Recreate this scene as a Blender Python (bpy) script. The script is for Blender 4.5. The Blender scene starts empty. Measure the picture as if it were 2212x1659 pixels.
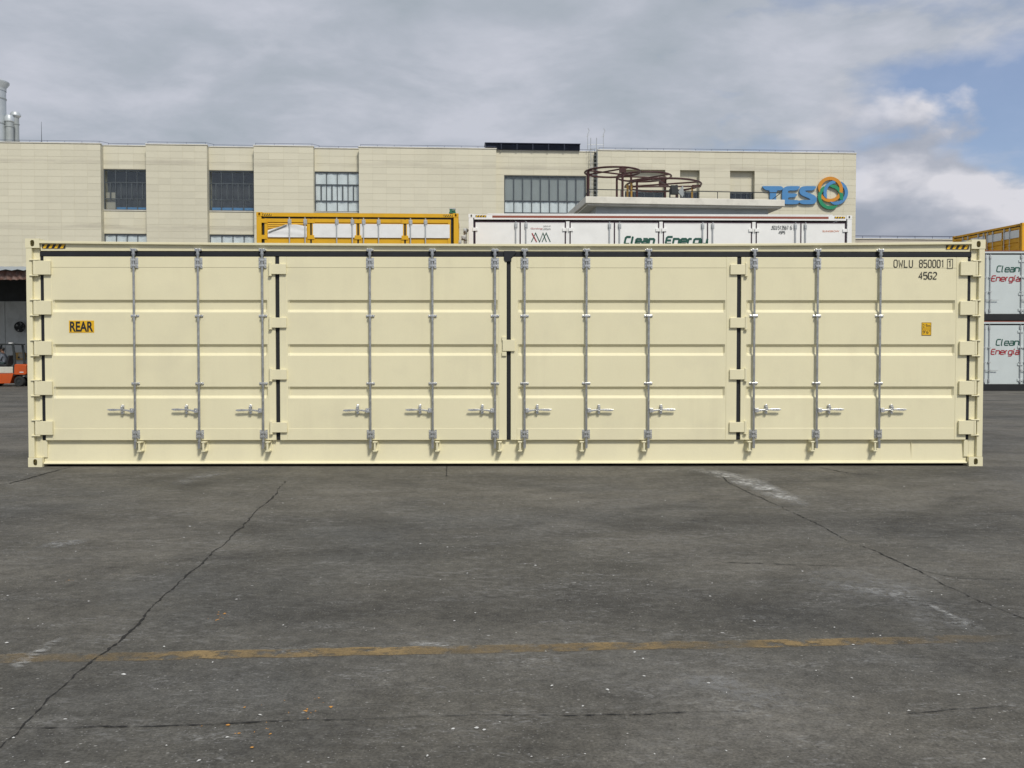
import bpy, bmesh, math, random
from mathutils import Vector, Matrix
R = math.radians
random.seed(7)
scene = bpy.context.scene
col = scene.collection

# ------------------------------------------------------------------ camera
FPX = 2107.0                       # focal length in pixels of a 2212 px wide picture
CAM = Vector((0.058, -12.424, 1.40))
PITCH = math.atan(58.5 / FPX)      # a little downwards
cam_d = bpy.data.cameras.new('camera')
cam_d.sensor_width = 36.0
cam_d.lens = 36.0 * FPX / 2212.0
cam_d.clip_start = 0.1
cam_d.clip_end = 3000
cam = bpy.data.objects.new('camera', cam_d)
col.objects.link(cam)
cam.location = CAM
cam.rotation_euler = (math.pi / 2 - PITCH, 0, 0)
scene.camera = cam

# ------------------------------------------------------------------ sun and sky
SUN_EL, SUN_AZ = 48.0, 22.0        # degrees: height, and turn to the right of straight behind the camera
to_sun = Vector((math.sin(R(SUN_AZ)) * math.cos(R(SUN_EL)), -math.cos(R(SUN_AZ)) * math.cos(R(SUN_EL)), math.sin(R(SUN_EL))))
sun_d = bpy.data.lights.new('sun', 'SUN')
sun_d.energy = 1.9
sun_d.angle = R(11.0)
sun_d.color = (1.0, 0.945, 0.85)
sun = bpy.data.objects.new('sun', sun_d)
col.objects.link(sun)
sun.rotation_euler = to_sun.to_track_quat('Z', 'Y').to_euler()
sun.location = (0, -30, 40)

world = bpy.data.worlds.new('World')
scene.world = world
world.use_nodes = True
wn, wl = world.node_tree.nodes, world.node_tree.links
wn.clear()


def wnode(t, **kw):
    n = wn.new(t)
    for k, v in kw.items():
        setattr(n, k, v)
    return n


def wmath(op, a, b=None, c=None, clamp=False):
    n = wn.new('ShaderNodeMath'); n.operation = op; n.use_clamp = clamp
    for i, v in enumerate((a, b, c)):
        if v is None: continue
        if isinstance(v, (int, float)): n.inputs[i].default_value = v
        else: wl.new(v, n.inputs[i])
    return n.outputs[0]


def wramp(fac, stops):
    n = wn.new('ShaderNodeValToRGB'); wl.new(fac, n.inputs[0])
    e = n.color_ramp.elements
    e[0].position, e[0].color = stops[0][0], (*stops[0][1], 1)
    e[1].position, e[1].color = stops[-1][0], (*stops[-1][1], 1)
    for p, c in stops[1:-1]:
        x = e.new(p); x.color = (*c, 1)
    return n.outputs[0]


def wnoise(vec, scale, detail, rough=0.5, dist=0.0, off=(0, 0, 0)):
    m = wn.new('ShaderNodeMapping'); wl.new(vec, m.inputs[0]); m.inputs['Location'].default_value = off
    n = wn.new('ShaderNodeTexNoise'); wl.new(m.outputs[0], n.inputs['Vector'])
    n.inputs['Scale'].default_value = scale; n.inputs['Detail'].default_value = detail
    n.inputs['Roughness'].default_value = rough; n.inputs['Distortion'].default_value = dist
    return n.outputs[0]


sky = wnode('ShaderNodeTexSky', sky_type='NISHITA', sun_disc=False)
sky.sun_elevation = R(SUN_EL)
sky.sun_rotation = R(180 - SUN_AZ)
sky.air_density, sky.dust_density, sky.ozone_density = 1.0, 1.2, 1.5
tc = wnode('ShaderNodeTexCoord')
sep = wnode('ShaderNodeSeparateXYZ'); wl.new(tc.outputs['Generated'], sep.inputs[0])
dx, dy, dz = sep.outputs
# the cloud sheet: directions laid out on a high flat layer, so clouds flatten towards the horizon
den = wmath('ADD', wmath('MAXIMUM', dz, 0.0), 0.16)
cmb = wnode('ShaderNodeCombineXYZ')
wl.new(wmath('DIVIDE', dx, den), cmb.inputs[0]); wl.new(wmath('DIVIDE', dy, den), cmb.inputs[1])
lay = cmb.outputs[0]
n_big = wnoise(lay, 1.15, 6, 0.55, 0.25, (3.1, 1.7, 0))
n_mid = wnoise(lay, 2.6, 6, 0.55, 0.3, (7.3, 4.2, 0))
n_sml = wnoise(lay, 7.0, 5, 0.6, 0.2, (1.3, 9.2, 0))
flat = wnode('ShaderNodeMapping'); wl.new(tc.outputs['Generated'], flat.inputs[0]); flat.inputs['Scale'].default_value = (1.0, 1.0, 2.3)
n_puff = wnoise(flat.outputs[0], 5.2, 7, 0.52, 0.1, (2.43, 0.6, 0.27))
# cover: a closed sheet that breaks up towards the east (right)
east = wmath('MULTIPLY', wmath('SUBTRACT', wmath('ADD', dx, wmath('MULTIPLY', dz, -0.45)), 0.09), 1.12)
cover = wmath('SUBTRACT', wmath('ADD', wmath('MULTIPLY', n_big, 0.35), wmath('MULTIPLY', n_puff, 1.0)), wmath('ADD', wmath('MAXIMUM', east, -0.12), 0.06))
mask = wramp(wmath('ADD', cover, wmath('MULTIPLY', n_sml, 0.10)), [(0.40, (0.22,) * 3), (0.49, (.6,) * 3), (0.58, (1.0,) * 3)])
shade = wmath('ADD', wmath('MULTIPLY', n_mid, 0.65), wmath('ADD', wmath('MULTIPLY', n_sml, 0.2), wmath('MULTIPLY', n_puff, 0.35)))
cl = wramp(shade, [(0.44, (2.45, 2.76, 3.12)), (0.58, (2.92, 3.16, 3.60)), (0.72, (3.65, 3.80, 4.28))])
mix = wnode('ShaderNodeMix', data_type='RGBA')
wl.new(mask, mix.inputs[0]); wl.new(cl, mix.inputs[7])
# heaped clouds under the broken edge of the sheet: bright where the heap thins upwards, grey at its flat base
def heap(up):
    m = wnode('ShaderNodeMapping'); wl.new(tc.outputs['Generated'], m.inputs[0]); m.inputs['Scale'].default_value = (1.0, 1.0, 1.9); m.inputs['Location'].default_value = (HX, HY, HZ + up)
    n = wnode('ShaderNodeTexNoise'); wl.new(m.outputs[0], n.inputs['Vector'])
    n.inputs['Scale'].default_value = 4.6; n.inputs['Detail'].default_value = 7; n.inputs['Roughness'].default_value = 0.5; n.inputs['Distortion'].default_value = 0.12
    return n.outputs[0]


HX, HY, HZ = 5.1, 1.9, 3.3
h0, h1 = heap(0.0), heap(0.055)
broken = wramp(wmath('ADD', east, 0.0), [(0.02, (0.0,) * 3), (0.20, (1.0,) * 3)])
hmask = wmath('MULTIPLY', wramp(h0, [(0.465, (0.0,) * 3), (0.525, (1.0,) * 3)]), broken)
hmask = wmath('MULTIPLY', hmask, wramp(dz, [(0.24, (0.95,) * 3), (0.40, (0.0,) * 3)]))
top = wmath('ADD', wmath('MULTIPLY', wmath('SUBTRACT', h0, h1), 5.5), 0.40, clamp=True)
hcol = wramp(top, [(0.0, (2.15, 2.38, 2.85)), (0.5, (2.9, 3.05, 3.5)), (1.0, (4.7, 4.65, 4.95))])
mix2 = wnode('ShaderNodeMix', data_type='RGBA')
wl.new(hmask, mix2.inputs[0]); wl.new(mix.outputs[2], mix2.inputs[6]); wl.new(hcol, mix2.inputs[7])
skyg = wnode('ShaderNodeMix', data_type='RGBA', blend_type='MULTIPLY'); skyg.inputs[0].default_value = 1
wl.new(sky.outputs[0], skyg.inputs[6]); skyg.inputs[7].default_value = (0.70, 0.70, 0.78, 1)
wl.new(skyg.outputs[2], mix.inputs[6])
bg = wnode('ShaderNodeBackground'); wl.new(mix2.outputs[2], bg.inputs[0]); bg.inputs[1].default_value = 0.10
wo = wnode('ShaderNodeOutputWorld'); wl.new(bg.outputs[0], wo.inputs[0])

vs = scene.view_settings
vs.view_transform = 'Standard'; vs.look = 'None'; vs.gamma = 1.0; vs.exposure = 0.6
vs.use_curve_mapping = False
scene.render.resolution_x, scene.render.resolution_y = 1024, 768
scene.cycles.max_bounces = 8
scene.cycles.use_denoising = True


# ------------------------------------------------------------------ surveying helpers (2212 x 1659 px picture -> metres)
def ray(px, py):
    v = Vector(((px - 1106) / FPX, 1.0, (829.5 - py) / FPX))
    c, s = math.cos(PITCH), math.sin(PITCH)
    return Vector((v.x, c * v.y + s * v.z, -s * v.y + c * v.z))


def at(px, py, Y=0.0):
    d = ray(px, py)
    return CAM + d * ((Y - CAM.y) / d.y)


def XX(px, py=760, Y=0.0): return at(px, py, Y).x
def ZZ(py, Y=0.0): return at(1106, py, Y).z


def gnd(px, py, z=0.0):
    d = ray(px, py)
    return CAM + d * ((z - CAM.z) / d.z)


# ------------------------------------------------------------------ materials
def mat(name, color, rough=0.6, metal=0.0, var=0.08, vscale=1.5, fine=0.0, fscale=60, bump=0.0, bscale=40, spec=0.5, dirt=None, dscale=2.0, damt=0.4, island=0.0, coat=0.0):
    m = bpy.data.materials.new(name); m.use_nodes = True
    nt = m.node_tree; N, L = nt.nodes, nt.links
    p = N['Principled BSDF']
    p.inputs['Roughness'].default_value = rough; p.inputs['Metallic'].default_value = metal
    p.inputs['Specular IOR Level'].default_value = spec
    p.inputs['Coat Weight'].default_value = coat
    t = N.new('ShaderNodeTexCoord').outputs['Object']
    def noise(s, d=5, r=0.55):
        n = N.new('ShaderNodeTexNoise'); L.new(t, n.inputs['Vector'])
        n.inputs['Scale'].default_value = s; n.inputs['Detail'].default_value = d; n.inputs['Roughness'].default_value = r
        return n.outputs[0]
    def mr(v, a, b, lo=0.3, hi=0.7):
        n = N.new('ShaderNodeMapRange'); L.new(v, n.inputs[0])
        n.inputs[1].default_value, n.inputs[2].default_value, n.inputs[3].default_value, n.inputs[4].default_value = lo, hi, a, b
        return n.outputs[0]
    def mul(c, v):
        n = N.new('ShaderNodeMix'); n.data_type = 'RGBA'; n.blend_type = 'MULTIPLY'; n.inputs[0].default_value = 1
        if isinstance(c, tuple): n.inputs[6].default_value = (*c, 1)
        else: L.new(c, n.inputs[6])
        cb = N.new('ShaderNodeCombineColor')
        for i in range(3): L.new(v, cb.inputs[i])
        L.new(cb.outputs[0], n.inputs[7])
        return n.outputs[2]
    c = mul(color, mr(noise(vscale), 1 - var, 1 + var))
    if fine: c = mul(c, mr(noise(fscale, 3), 1 - fine, 1 + fine))
    if island:
        g = N.new('ShaderNodeNewGeometry'); oi = N.new('ShaderNodeObjectInfo')
        a = N.new('ShaderNodeMath'); a.operation = 'ADD'; L.new(g.outputs['Random Per Island'], a.inputs[0]); L.new(oi.outputs['Random'], a.inputs[1])
        f = N.new('ShaderNodeMath'); f.operation = 'FRACT'; L.new(a.outputs[0], f.inputs[0])
        c = mul(c, mr(f.outputs[0], 1 - island, 1 + island, 0, 1))
    if dirt:
        n = N.new('ShaderNodeMix'); n.data_type = 'RGBA'; L.new(mr(noise(dscale, 8, 0.65), 0, damt, 0.5, 0.75), n.inputs[0])
        L.new(c, n.inputs[6]); n.inputs[7].default_value = (*dirt, 1); c = n.outputs[2]
    L.new(c, p.inputs['Base Color'])
    L.new(mr(noise(vscale * 3), max(rough - 0.08, 0.03), min(rough + 0.08, 1)), p.inputs['Roughness'])
    if bump:
        b = N.new('ShaderNodeBump'); b.inputs['Strength'].default_value = bump; b.inputs['Distance'].default_value = 0.01
        L.new(noise(bscale, 4), b.inputs['Height']); L.new(b.outputs[0], p.inputs['Normal'])
    return m


M = {}
M['cream'] = mat('cream_paint', (0.79, 0.74, 0.505), 0.42, var=0.03, vscale=0.9, fine=0.015, bump=0.03, bscale=180, dirt=(0.62, 0.58, 0.42), dscale=1.3, damt=0.35)
def wash(m, tone, amt):
    N, L = m.node_tree.nodes, m.node_tree.links; p = N['Principled BSDF']; src = p.inputs['Base Color'].links[0].from_socket
    t = N.new('ShaderNodeTexCoord'); mp = N.new('ShaderNodeMapping'); L.new(t.outputs['Object'], mp.inputs[0]); mp.inputs['Scale'].default_value = (7, 7, 0.55)
    a = N.new('ShaderNodeTexNoise'); L.new(mp.outputs[0], a.inputs['Vector']); a.inputs['Scale'].default_value = 1.0; a.inputs['Detail'].default_value = 6; a.inputs['Roughness'].default_value = 0.6
    b = N.new('ShaderNodeTexNoise'); L.new(t.outputs['Object'], b.inputs['Vector']); b.inputs['Scale'].default_value = 0.8; b.inputs['Detail'].default_value = 4
    r = N.new('ShaderNodeMapRange'); L.new(a.outputs[0], r.inputs[0]); r.inputs[1].default_value, r.inputs[2].default_value, r.inputs[3].default_value, r.inputs[4].default_value = 0.48, 0.72, 0, amt
    q = N.new('ShaderNodeMapRange'); L.new(b.outputs[0], q.inputs[0]); q.inputs[1].default_value, q.inputs[2].default_value = 0.42, 0.62
    mm = N.new('ShaderNodeMath'); mm.operation = 'MULTIPLY'; L.new(r.outputs[0], mm.inputs[0]); L.new(q.outputs[0], mm.inputs[1])
    x = N.new('ShaderNodeMix'); x.data_type = 'RGBA'; L.new(mm.outputs[0], x.inputs[0]); L.new(src, x.inputs[6]); x.inputs[7].default_value = (*tone, 1); L.new(x.outputs[2], p.inputs['Base Color'])


wash(M['cream'], (0.58, 0.53, 0.37), 0.20)
M['galv'] = mat('galvanised_steel', (0.47, 0.48, 0.475), 0.34, metal=0.8, var=0.2, vscale=14, fine=0.15, fscale=90)
M['zinc'] = mat('bright_zinc', (0.66, 0.67, 0.66), 0.30, metal=0.75, var=0.25, vscale=25, fine=0.15, fscale=120)
M['rubber'] = mat('black_rubber', (0.008, 0.010, 0.014), 0.6, var=0.2, vscale=5)
M['black'] = mat('black_paint', (0.012, 0.013, 0.014), 0.5)
M['shaded_white'] = mat('shaded_white_paint', (0.58, 0.64, 0.64), 0.35, var=0.03, dirt=(0.45, 0.48, 0.47), damt=0.2)  # white paint with shade put into it, greyed and blued
M['stickery'] = mat('yellow_sticker', (0.80, 0.47, 0.015), 0.35, var=0.04)
M['ink'] = mat('black_ink', (0.02, 0.02, 0.022), 0.5)
M['inkgrey'] = mat('stencil_ink', (0.035, 0.034, 0.028), 0.55, var=0.3, vscale=20)
M['underside'] = mat('dark_underside', (0.03, 0.03, 0.03), 0.9)
M['yellow'] = mat('yellow_container_paint', (0.72, 0.40, 0.010), 0.42, var=0.05, dirt=(0.35, 0.2, 0.04), damt=0.25)
M['orange'] = mat('orange_yellow_paint', (0.76, 0.38, 0.012), 0.45, var=0.06, dirt=(0.3, 0.17, 0.05), damt=0.25)
M['white'] = mat('white_container_paint', (0.86, 0.865, 0.84), 0.4, var=0.03, dirt=(0.5, 0.5, 0.48), damt=0.15)
M['film'] = mat('white_plastic_film', (0.80, 0.81, 0.80), 0.32, var=0.04, vscale=3, bump=0.5, bscale=7)
M['plum'] = mat('dark_plum_gasket', (0.035, 0.013, 0.028), 0.5)
M['rustbrown'] = mat('rust_brown_primer', (0.28, 0.075, 0.045), 0.6, var=0.15, vscale=0.4)
M['greygear'] = mat('light_grey_rod', (0.50, 0.52, 0.52), 0.4, metal=0.4, var=0.1)
M['tile'] = None
M['joint'] = mat('mortar_joint', (0.585, 0.555, 0.43), 0.9, var=0.15, vscale=1.0)
M['wall'] = mat('beige_render', (0.52, 0.48, 0.40), 0.85, var=0.08, vscale=0.3, dirt=(0.25, 0.23, 0.2), damt=0.35, dscale=0.5)
M['wframe'] = mat('window_frame', (0.075, 0.09, 0.10), 0.4, var=0.1)
M['interior'] = mat('room_shade', (0.05, 0.052, 0.055), 0.9, var=0.3, vscale=0.8)  # dark tone stands in for the unlit depth of the rooms
M['curtain'] = mat('white_curtain', (0.86, 0.88, 0.88), 0.7, var=0.06, vscale=2)
M['greyfilm'] = mat('grey_blind', (0.34, 0.36, 0.35), 0.7, var=0.06, vscale=1)
M['board'] = mat('beige_board', (0.42, 0.38, 0.30), 0.8, var=0.08)
M['railm'] = mat('roof_rail_steel', (0.06, 0.07, 0.12), 0.5, var=0.1)
M['navy'] = mat('navy_louvre', (0.016, 0.022, 0.04), 0.35, var=0.2)
M['greywall'] = mat('pale_grey_render', (0.50, 0.535, 0.55), 0.85, var=0.06, vscale=0.5, dirt=(0.25, 0.26, 0.26), damt=0.5, dscale=0.9)
M['concrete'] = mat('slab_concrete', (0.74, 0.72, 0.64), 0.85, var=0.07, vscale=0.8, dirt=(0.28, 0.26, 0.22), damt=0.4, dscale=1.2)
M['maroon'] = mat('maroon_steel', (0.045, 0.010, 0.009), 0.55, var=0.25, vscale=3, dirt=(0.05, 0.02, 0.012), damt=0.6)
M['ochre'] = mat('ochre_steel', (0.42, 0.25, 0.055), 0.55, var=0.15)
M['sblue'] = mat('sign_blue', (0.075, 0.245, 0.50), 0.4, var=0.04)
M['sorange'] = mat('sign_orange', (0.62, 0.255, 0.02), 0.4, var=0.04)
M['sgreen'] = mat('sign_green', (0.02, 0.26, 0.12), 0.4, var=0.04)
M['duct'] = mat('galvanised_duct', (0.47, 0.51, 0.53), 0.45, metal=0.25, var=0.1, vscale=0.8)
M['ductdark'] = mat('grey_duct', (0.33, 0.36, 0.36), 0.5, metal=0.15, var=0.1)
M['rustroof'] = mat('rusty_sheet', (0.15, 0.075, 0.055), 0.8, var=0.4, vscale=2.5, dirt=(0.33, 0.30, 0.28), damt=0.7, dscale=1.5)
M['shedwall'] = mat('shed_panel', (0.50, 0.52, 0.50), 0.7, var=0.08, vscale=0.8, dirt=(0.22, 0.22, 0.2), damt=0.5)
M['dark'] = mat('dark_steel', (0.025, 0.03, 0.03), 0.6, var=0.2)
M['florange'] = mat('shaded_forklift_orange', (0.52, 0.085, 0.012), 0.42, var=0.08, dirt=(0.25, 0.07, 0.03), damt=0.4, dscale=5)  # orange darkened to carry the shade beside the shed
M['flwhite'] = mat('forklift_cream', (0.55, 0.54, 0.46), 0.45, var=0.08, dirt=(0.3, 0.27, 0.2), damt=0.6, dscale=7)
M['tyre'] = mat('tyre_rubber', (0.02, 0.021, 0.02), 0.8, var=0.2, vscale=9)
M['shirt'] = mat('grey_blue_shirt', (0.115, 0.13, 0.155), 0.85, var=0.15, vscale=8)
M['trouser'] = mat('dark_trousers', (0.025, 0.045, 0.045), 0.85, var=0.15, vscale=8)
M['skin'] = mat('skin', (0.36, 0.20, 0.13), 0.55, var=0.06)
M['hair'] = mat('black_hair', (0.012, 0.011, 0.011), 0.6)
M['green'] = mat('green_paint', (0.03, 0.16, 0.085), 0.5, var=0.1)
M['dkgreen_ink'] = mat('dark_green_lettering', (0.012, 0.085, 0.06), 0.45)
M['red_ink'] = mat('red_lettering', (0.36, 0.02, 0.03), 0.45)
M['orange_ink'] = mat('orange_lettering', (0.55, 0.14, 0.03), 0.5)
M['grey_ink'] = mat('grey_lettering', (0.10, 0.11, 0.11), 0.5)
M['crack'] = mat('crack_shadow', (0.014, 0.013, 0.011), 1.0, var=0.3, vscale=12)
M['chip'] = mat('pale_chips', (0.55, 0.55, 0.53), 0.8, var=0.2, vscale=4)
M['ochip'] = mat('orange_paint_chips', (0.50, 0.24, 0.05), 0.8, var=0.2, vscale=4)
M['timber'] = mat('dunnage_timber', (0.22, 0.16, 0.10), 0.85, var=0.2, vscale=4)
M['amber'] = mat('pale_lamp', (0.75, 0.75, 0.72), 0.3)


def glass_mat():
    m = bpy.data.materials.new('window_glass'); m.use_nodes = True
    N, L = m.node_tree.nodes, m.node_tree.links
    N.clear()
    tr = N.new('ShaderNodeBsdfTransparent'); tr.inputs[0].default_value = (0.95, 0.97, 0.97, 1)
    gl = N.new('ShaderNodeBsdfGlossy'); gl.inputs[1].default_value = 0.03; gl.inputs[0].default_value = (0.8, 0.85, 0.9, 1)
    fr = N.new('ShaderNodeMapRange'); lw_ = N.new('ShaderNodeLayerWeight'); L.new(lw_.outputs['Facing'], fr.inputs[0])
    fr.inputs[1].default_value = 0.0; fr.inputs[2].default_value = 1.0; fr.inputs[3].default_value = 0.05; fr.inputs[4].default_value = 0.30
    mx = N.new('ShaderNodeMixShader'); o = N.new('ShaderNodeOutputMaterial')
    L.new(fr.outputs[0], mx.inputs[0]); L.new(tr.outputs[0], mx.inputs[1]); L.new(gl.outputs[0], mx.inputs[2]); L.new(mx.outputs[0], o.inputs[0])
    return m


M['glass'] = glass_mat()


def tile_mat():
    # beige facade tiles, each a slightly different tone, with streaky grime along the floor lines
    m = mat('beige_facade_tile', (0.65, 0.62, 0.485), 0.62, var=0.05, vscale=0.12, fine=0.02, fscale=6, island=0.035)
    N, L = m.node_tree.nodes, m.node_tree.links
    p = N['Principled BSDF']; src = p.inputs['Base Color'].links[0].from_socket
    pos = N.new('ShaderNodeNewGeometry').outputs['Position']
    sp = N.new('ShaderNodeSeparateXYZ'); L.new(pos, sp.inputs[0])
    mp = N.new('ShaderNodeMapping'); L.new(pos, mp.inputs[0]); mp.inputs['Scale'].default_value = (0.22, 0.22, 1.8)
    nz = N.new('ShaderNodeTexNoise'); L.new(mp.outputs[0], nz.inputs['Vector']); nz.inputs['Scale'].default_value = 1.0; nz.inputs['Detail'].default_value = 9; nz.inputs['Roughness'].default_value = 0.65
    def mth(op, a, b):
        n = N.new('ShaderNodeMath'); n.operation = op
        for i, v in enumerate((a, b)):
            if isinstance(v, (int, float)): n.inputs[i].default_value = v
            else: L.new(v, n.inputs[i])
        return n.outputs[0]
    tot = None
    for zc in (15.72, 10.95):
        d = mth('ABSOLUTE', mth('SUBTRACT', sp.outputs[2], zc), 0)
        f = N.new('ShaderNodeMapRange'); L.new(d, f.inputs[0]); f.inputs[1].default_value = 0.0; f.inputs[2].default_value = 0.42; f.inputs[3].default_value = 1; f.inputs[4].default_value = 0
        tot = f.outputs[0] if tot is None else mth('ADD', tot, f.outputs[0])
    g = N.new('ShaderNodeMapRange'); L.new(mth('ADD', mth('MULTIPLY', tot, 0.34), nz.outputs[0]), g.inputs[0])
    g.inputs[1].default_value = 0.66; g.inputs[2].default_value = 0.98; g.inputs[4].default_value = 0.42
    mx = N.new('ShaderNodeMix'); mx.data_type = 'RGBA'; L.new(g.outputs[0], mx.inputs[0]); L.new(src, mx.inputs[6]); mx.inputs[7].default_value = (0.30, 0.27, 0.22, 1)
    L.new(mx.outputs[2], p.inputs['Base Color'])
    return m


M['tile'] = tile_mat()


# ------------------------------------------------------------------ mesh helpers
class MB:
    def __init__(s):
        s.v, s.f = [], []

    def add(s, vs, fs):
        o = len(s.v); s.v += [tuple(v) for v in vs]; s.f += [tuple(i + o for i in f) for f in fs]; return s

    def box(s, x0, x1, y0, y1, z0, z1):
        x0, x1 = min(x0, x1), max(x0, x1); y0, y1 = min(y0, y1), max(y0, y1); z0, z1 = min(z0, z1), max(z0, z1)
        return s.add([(x0, y0, z0), (x1, y0, z0), (x1, y1, z0), (x0, y1, z0), (x0, y0, z1), (x1, y0, z1), (x1, y1, z1), (x0, y1, z1)],
                     [(0, 3, 2, 1), (4, 5, 6, 7), (0, 1, 5, 4), (1, 2, 6, 5), (2, 3, 7, 6), (3, 0, 4, 7)])

    def cyl(s, p0, p1, r, n=10, r1=None, cap=True):
        p0, p1 = Vector(p0), Vector(p1); r1 = r if r1 is None else r1
        d = (p1 - p0).normalized(); a = d.orthogonal().normalized(); b = d.cross(a)
        vs = []
        for p, q in ((p0, r), (p1, r1)):
            for i in range(n):
                t = 2 * math.pi * i / n; vs.append(p + (a * math.cos(t) + b * math.sin(t)) * q)
        fs = [(i, (i + 1) % n, n + (i + 1) % n, n + i) for i in range(n)]
        if cap: fs += [tuple(range(n - 1, -1, -1)), tuple(range(n, 2 * n))]
        return s.add(vs, fs)

    def lathe(s, prof, c=(0, 0, 0), n=20):
        vs = [(c[0] + r * math.cos(2 * math.pi * i / n), c[1] + r * math.sin(2 * math.pi * i / n), c[2] + z) for r, z in prof for i in range(n)]
        fs = [(k * n + i, k * n + (i + 1) % n, (k + 1) * n + (i + 1) % n, (k + 1) * n + i) for k in range(len(prof) - 1) for i in range(n)]
        return s.add(vs, fs)

    def torus(s, c, Rr, r, axis='Z', n=40, m=8):
        vs = []
        for i in range(n):
            t = 2 * math.pi * i / n
            for j in range(m):
                u = 2 * math.pi * j / m
                a, b, h = (Rr + r * math.cos(u)) * math.cos(t), (Rr + r * math.cos(u)) * math.sin(t), r * math.sin(u)
                q = (a, b, h) if axis == 'Z' else ((a, h, b) if axis == 'Y' else (h, a, b))
                vs.append((c[0] + q[0], c[1] + q[1], c[2] + q[2]))
        fs = [(i * m + j, i * m + (j + 1) % m, ((i + 1) % n) * m + (j + 1) % m, ((i + 1) % n) * m + j) for i in range(n) for j in range(m)]
        return s.add(vs, fs)

    def prism(s, pts, y0, y1):
        """outline in x,z pushed along y"""
        n = len(pts)
        vs = [(x, y0, z) for x, z in pts] + [(x, y1, z) for x, z in pts]
        return s.add(vs, [tuple(range(n)), tuple(range(2 * n - 1, n - 1, -1))] + [(i, n + i, n + (i + 1) % n, (i + 1) % n) for i in range(n)])

    def tube(s, pts, r, n=7, closed=False):
        for a, b in zip(pts, pts[1:] + (pts[:1] if closed else [])):
            s.cyl(a, b, r, n)
        return s

    def mesh(s, name, m=None, smooth=None):
        me = bpy.data.meshes.new(name); me.from_pydata(s.v, [], s.f)
        bm = bmesh.new(); bm.from_mesh(me); bmesh.ops.recalc_face_normals(bm, faces=bm.faces[:]); bm.to_mesh(me); bm.free()
        if m: me.materials.append(m)
        if smooth:
            me.polygons.foreach_set('use_smooth', [True] * len(me.polygons)); me.set_sharp_from_angle(angle=R(smooth))
        me.update(); return me

    def build(s, name, m, parent=None, loc=(0, 0, 0), smooth=None, bevel=0.0, seg=2):
        o = bpy.data.objects.new(name, s.mesh(name, m, smooth)); col.objects.link(o)
        o.location = loc
        if parent: o.parent = parent
        if bevel:
            b = o.modifiers.new('bevel', 'BEVEL'); b.width = bevel; b.segments = seg; b.limit_method = 'ANGLE'; b.angle_limit = R(40); b.harden_normals = False
        return o


def thing(name, label, cat, loc=(0, 0, 0), rz=0.0, group=None):
    o = bpy.data.objects.new(name, None); col.objects.link(o); o.empty_display_size = 0.3
    o.location = loc; o.rotation_euler = (0, 0, rz)
    o['label'] = label; o['category'] = cat
    if group: o['group'] = group
    return o


def tag(o, label=None, cat=None, group=None, kind=None):
    for k, v in (('label', label), ('category', cat), ('group', group), ('kind', kind)):
        if v: o[k] = v
    return o


def dup(o, parent=None, loc=None, scale=None):
    c = o.copy(); col.objects.link(c)
    if parent: c.parent = parent
    if loc is not None: c.location = loc
    if scale is not None: c.scale = scale
    return c


def dup_tree(o, parent, loc):
    c = dup(o, parent, loc)
    for ch in list(o.children): dup_tree(ch, c, ch.location)
    return c


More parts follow.
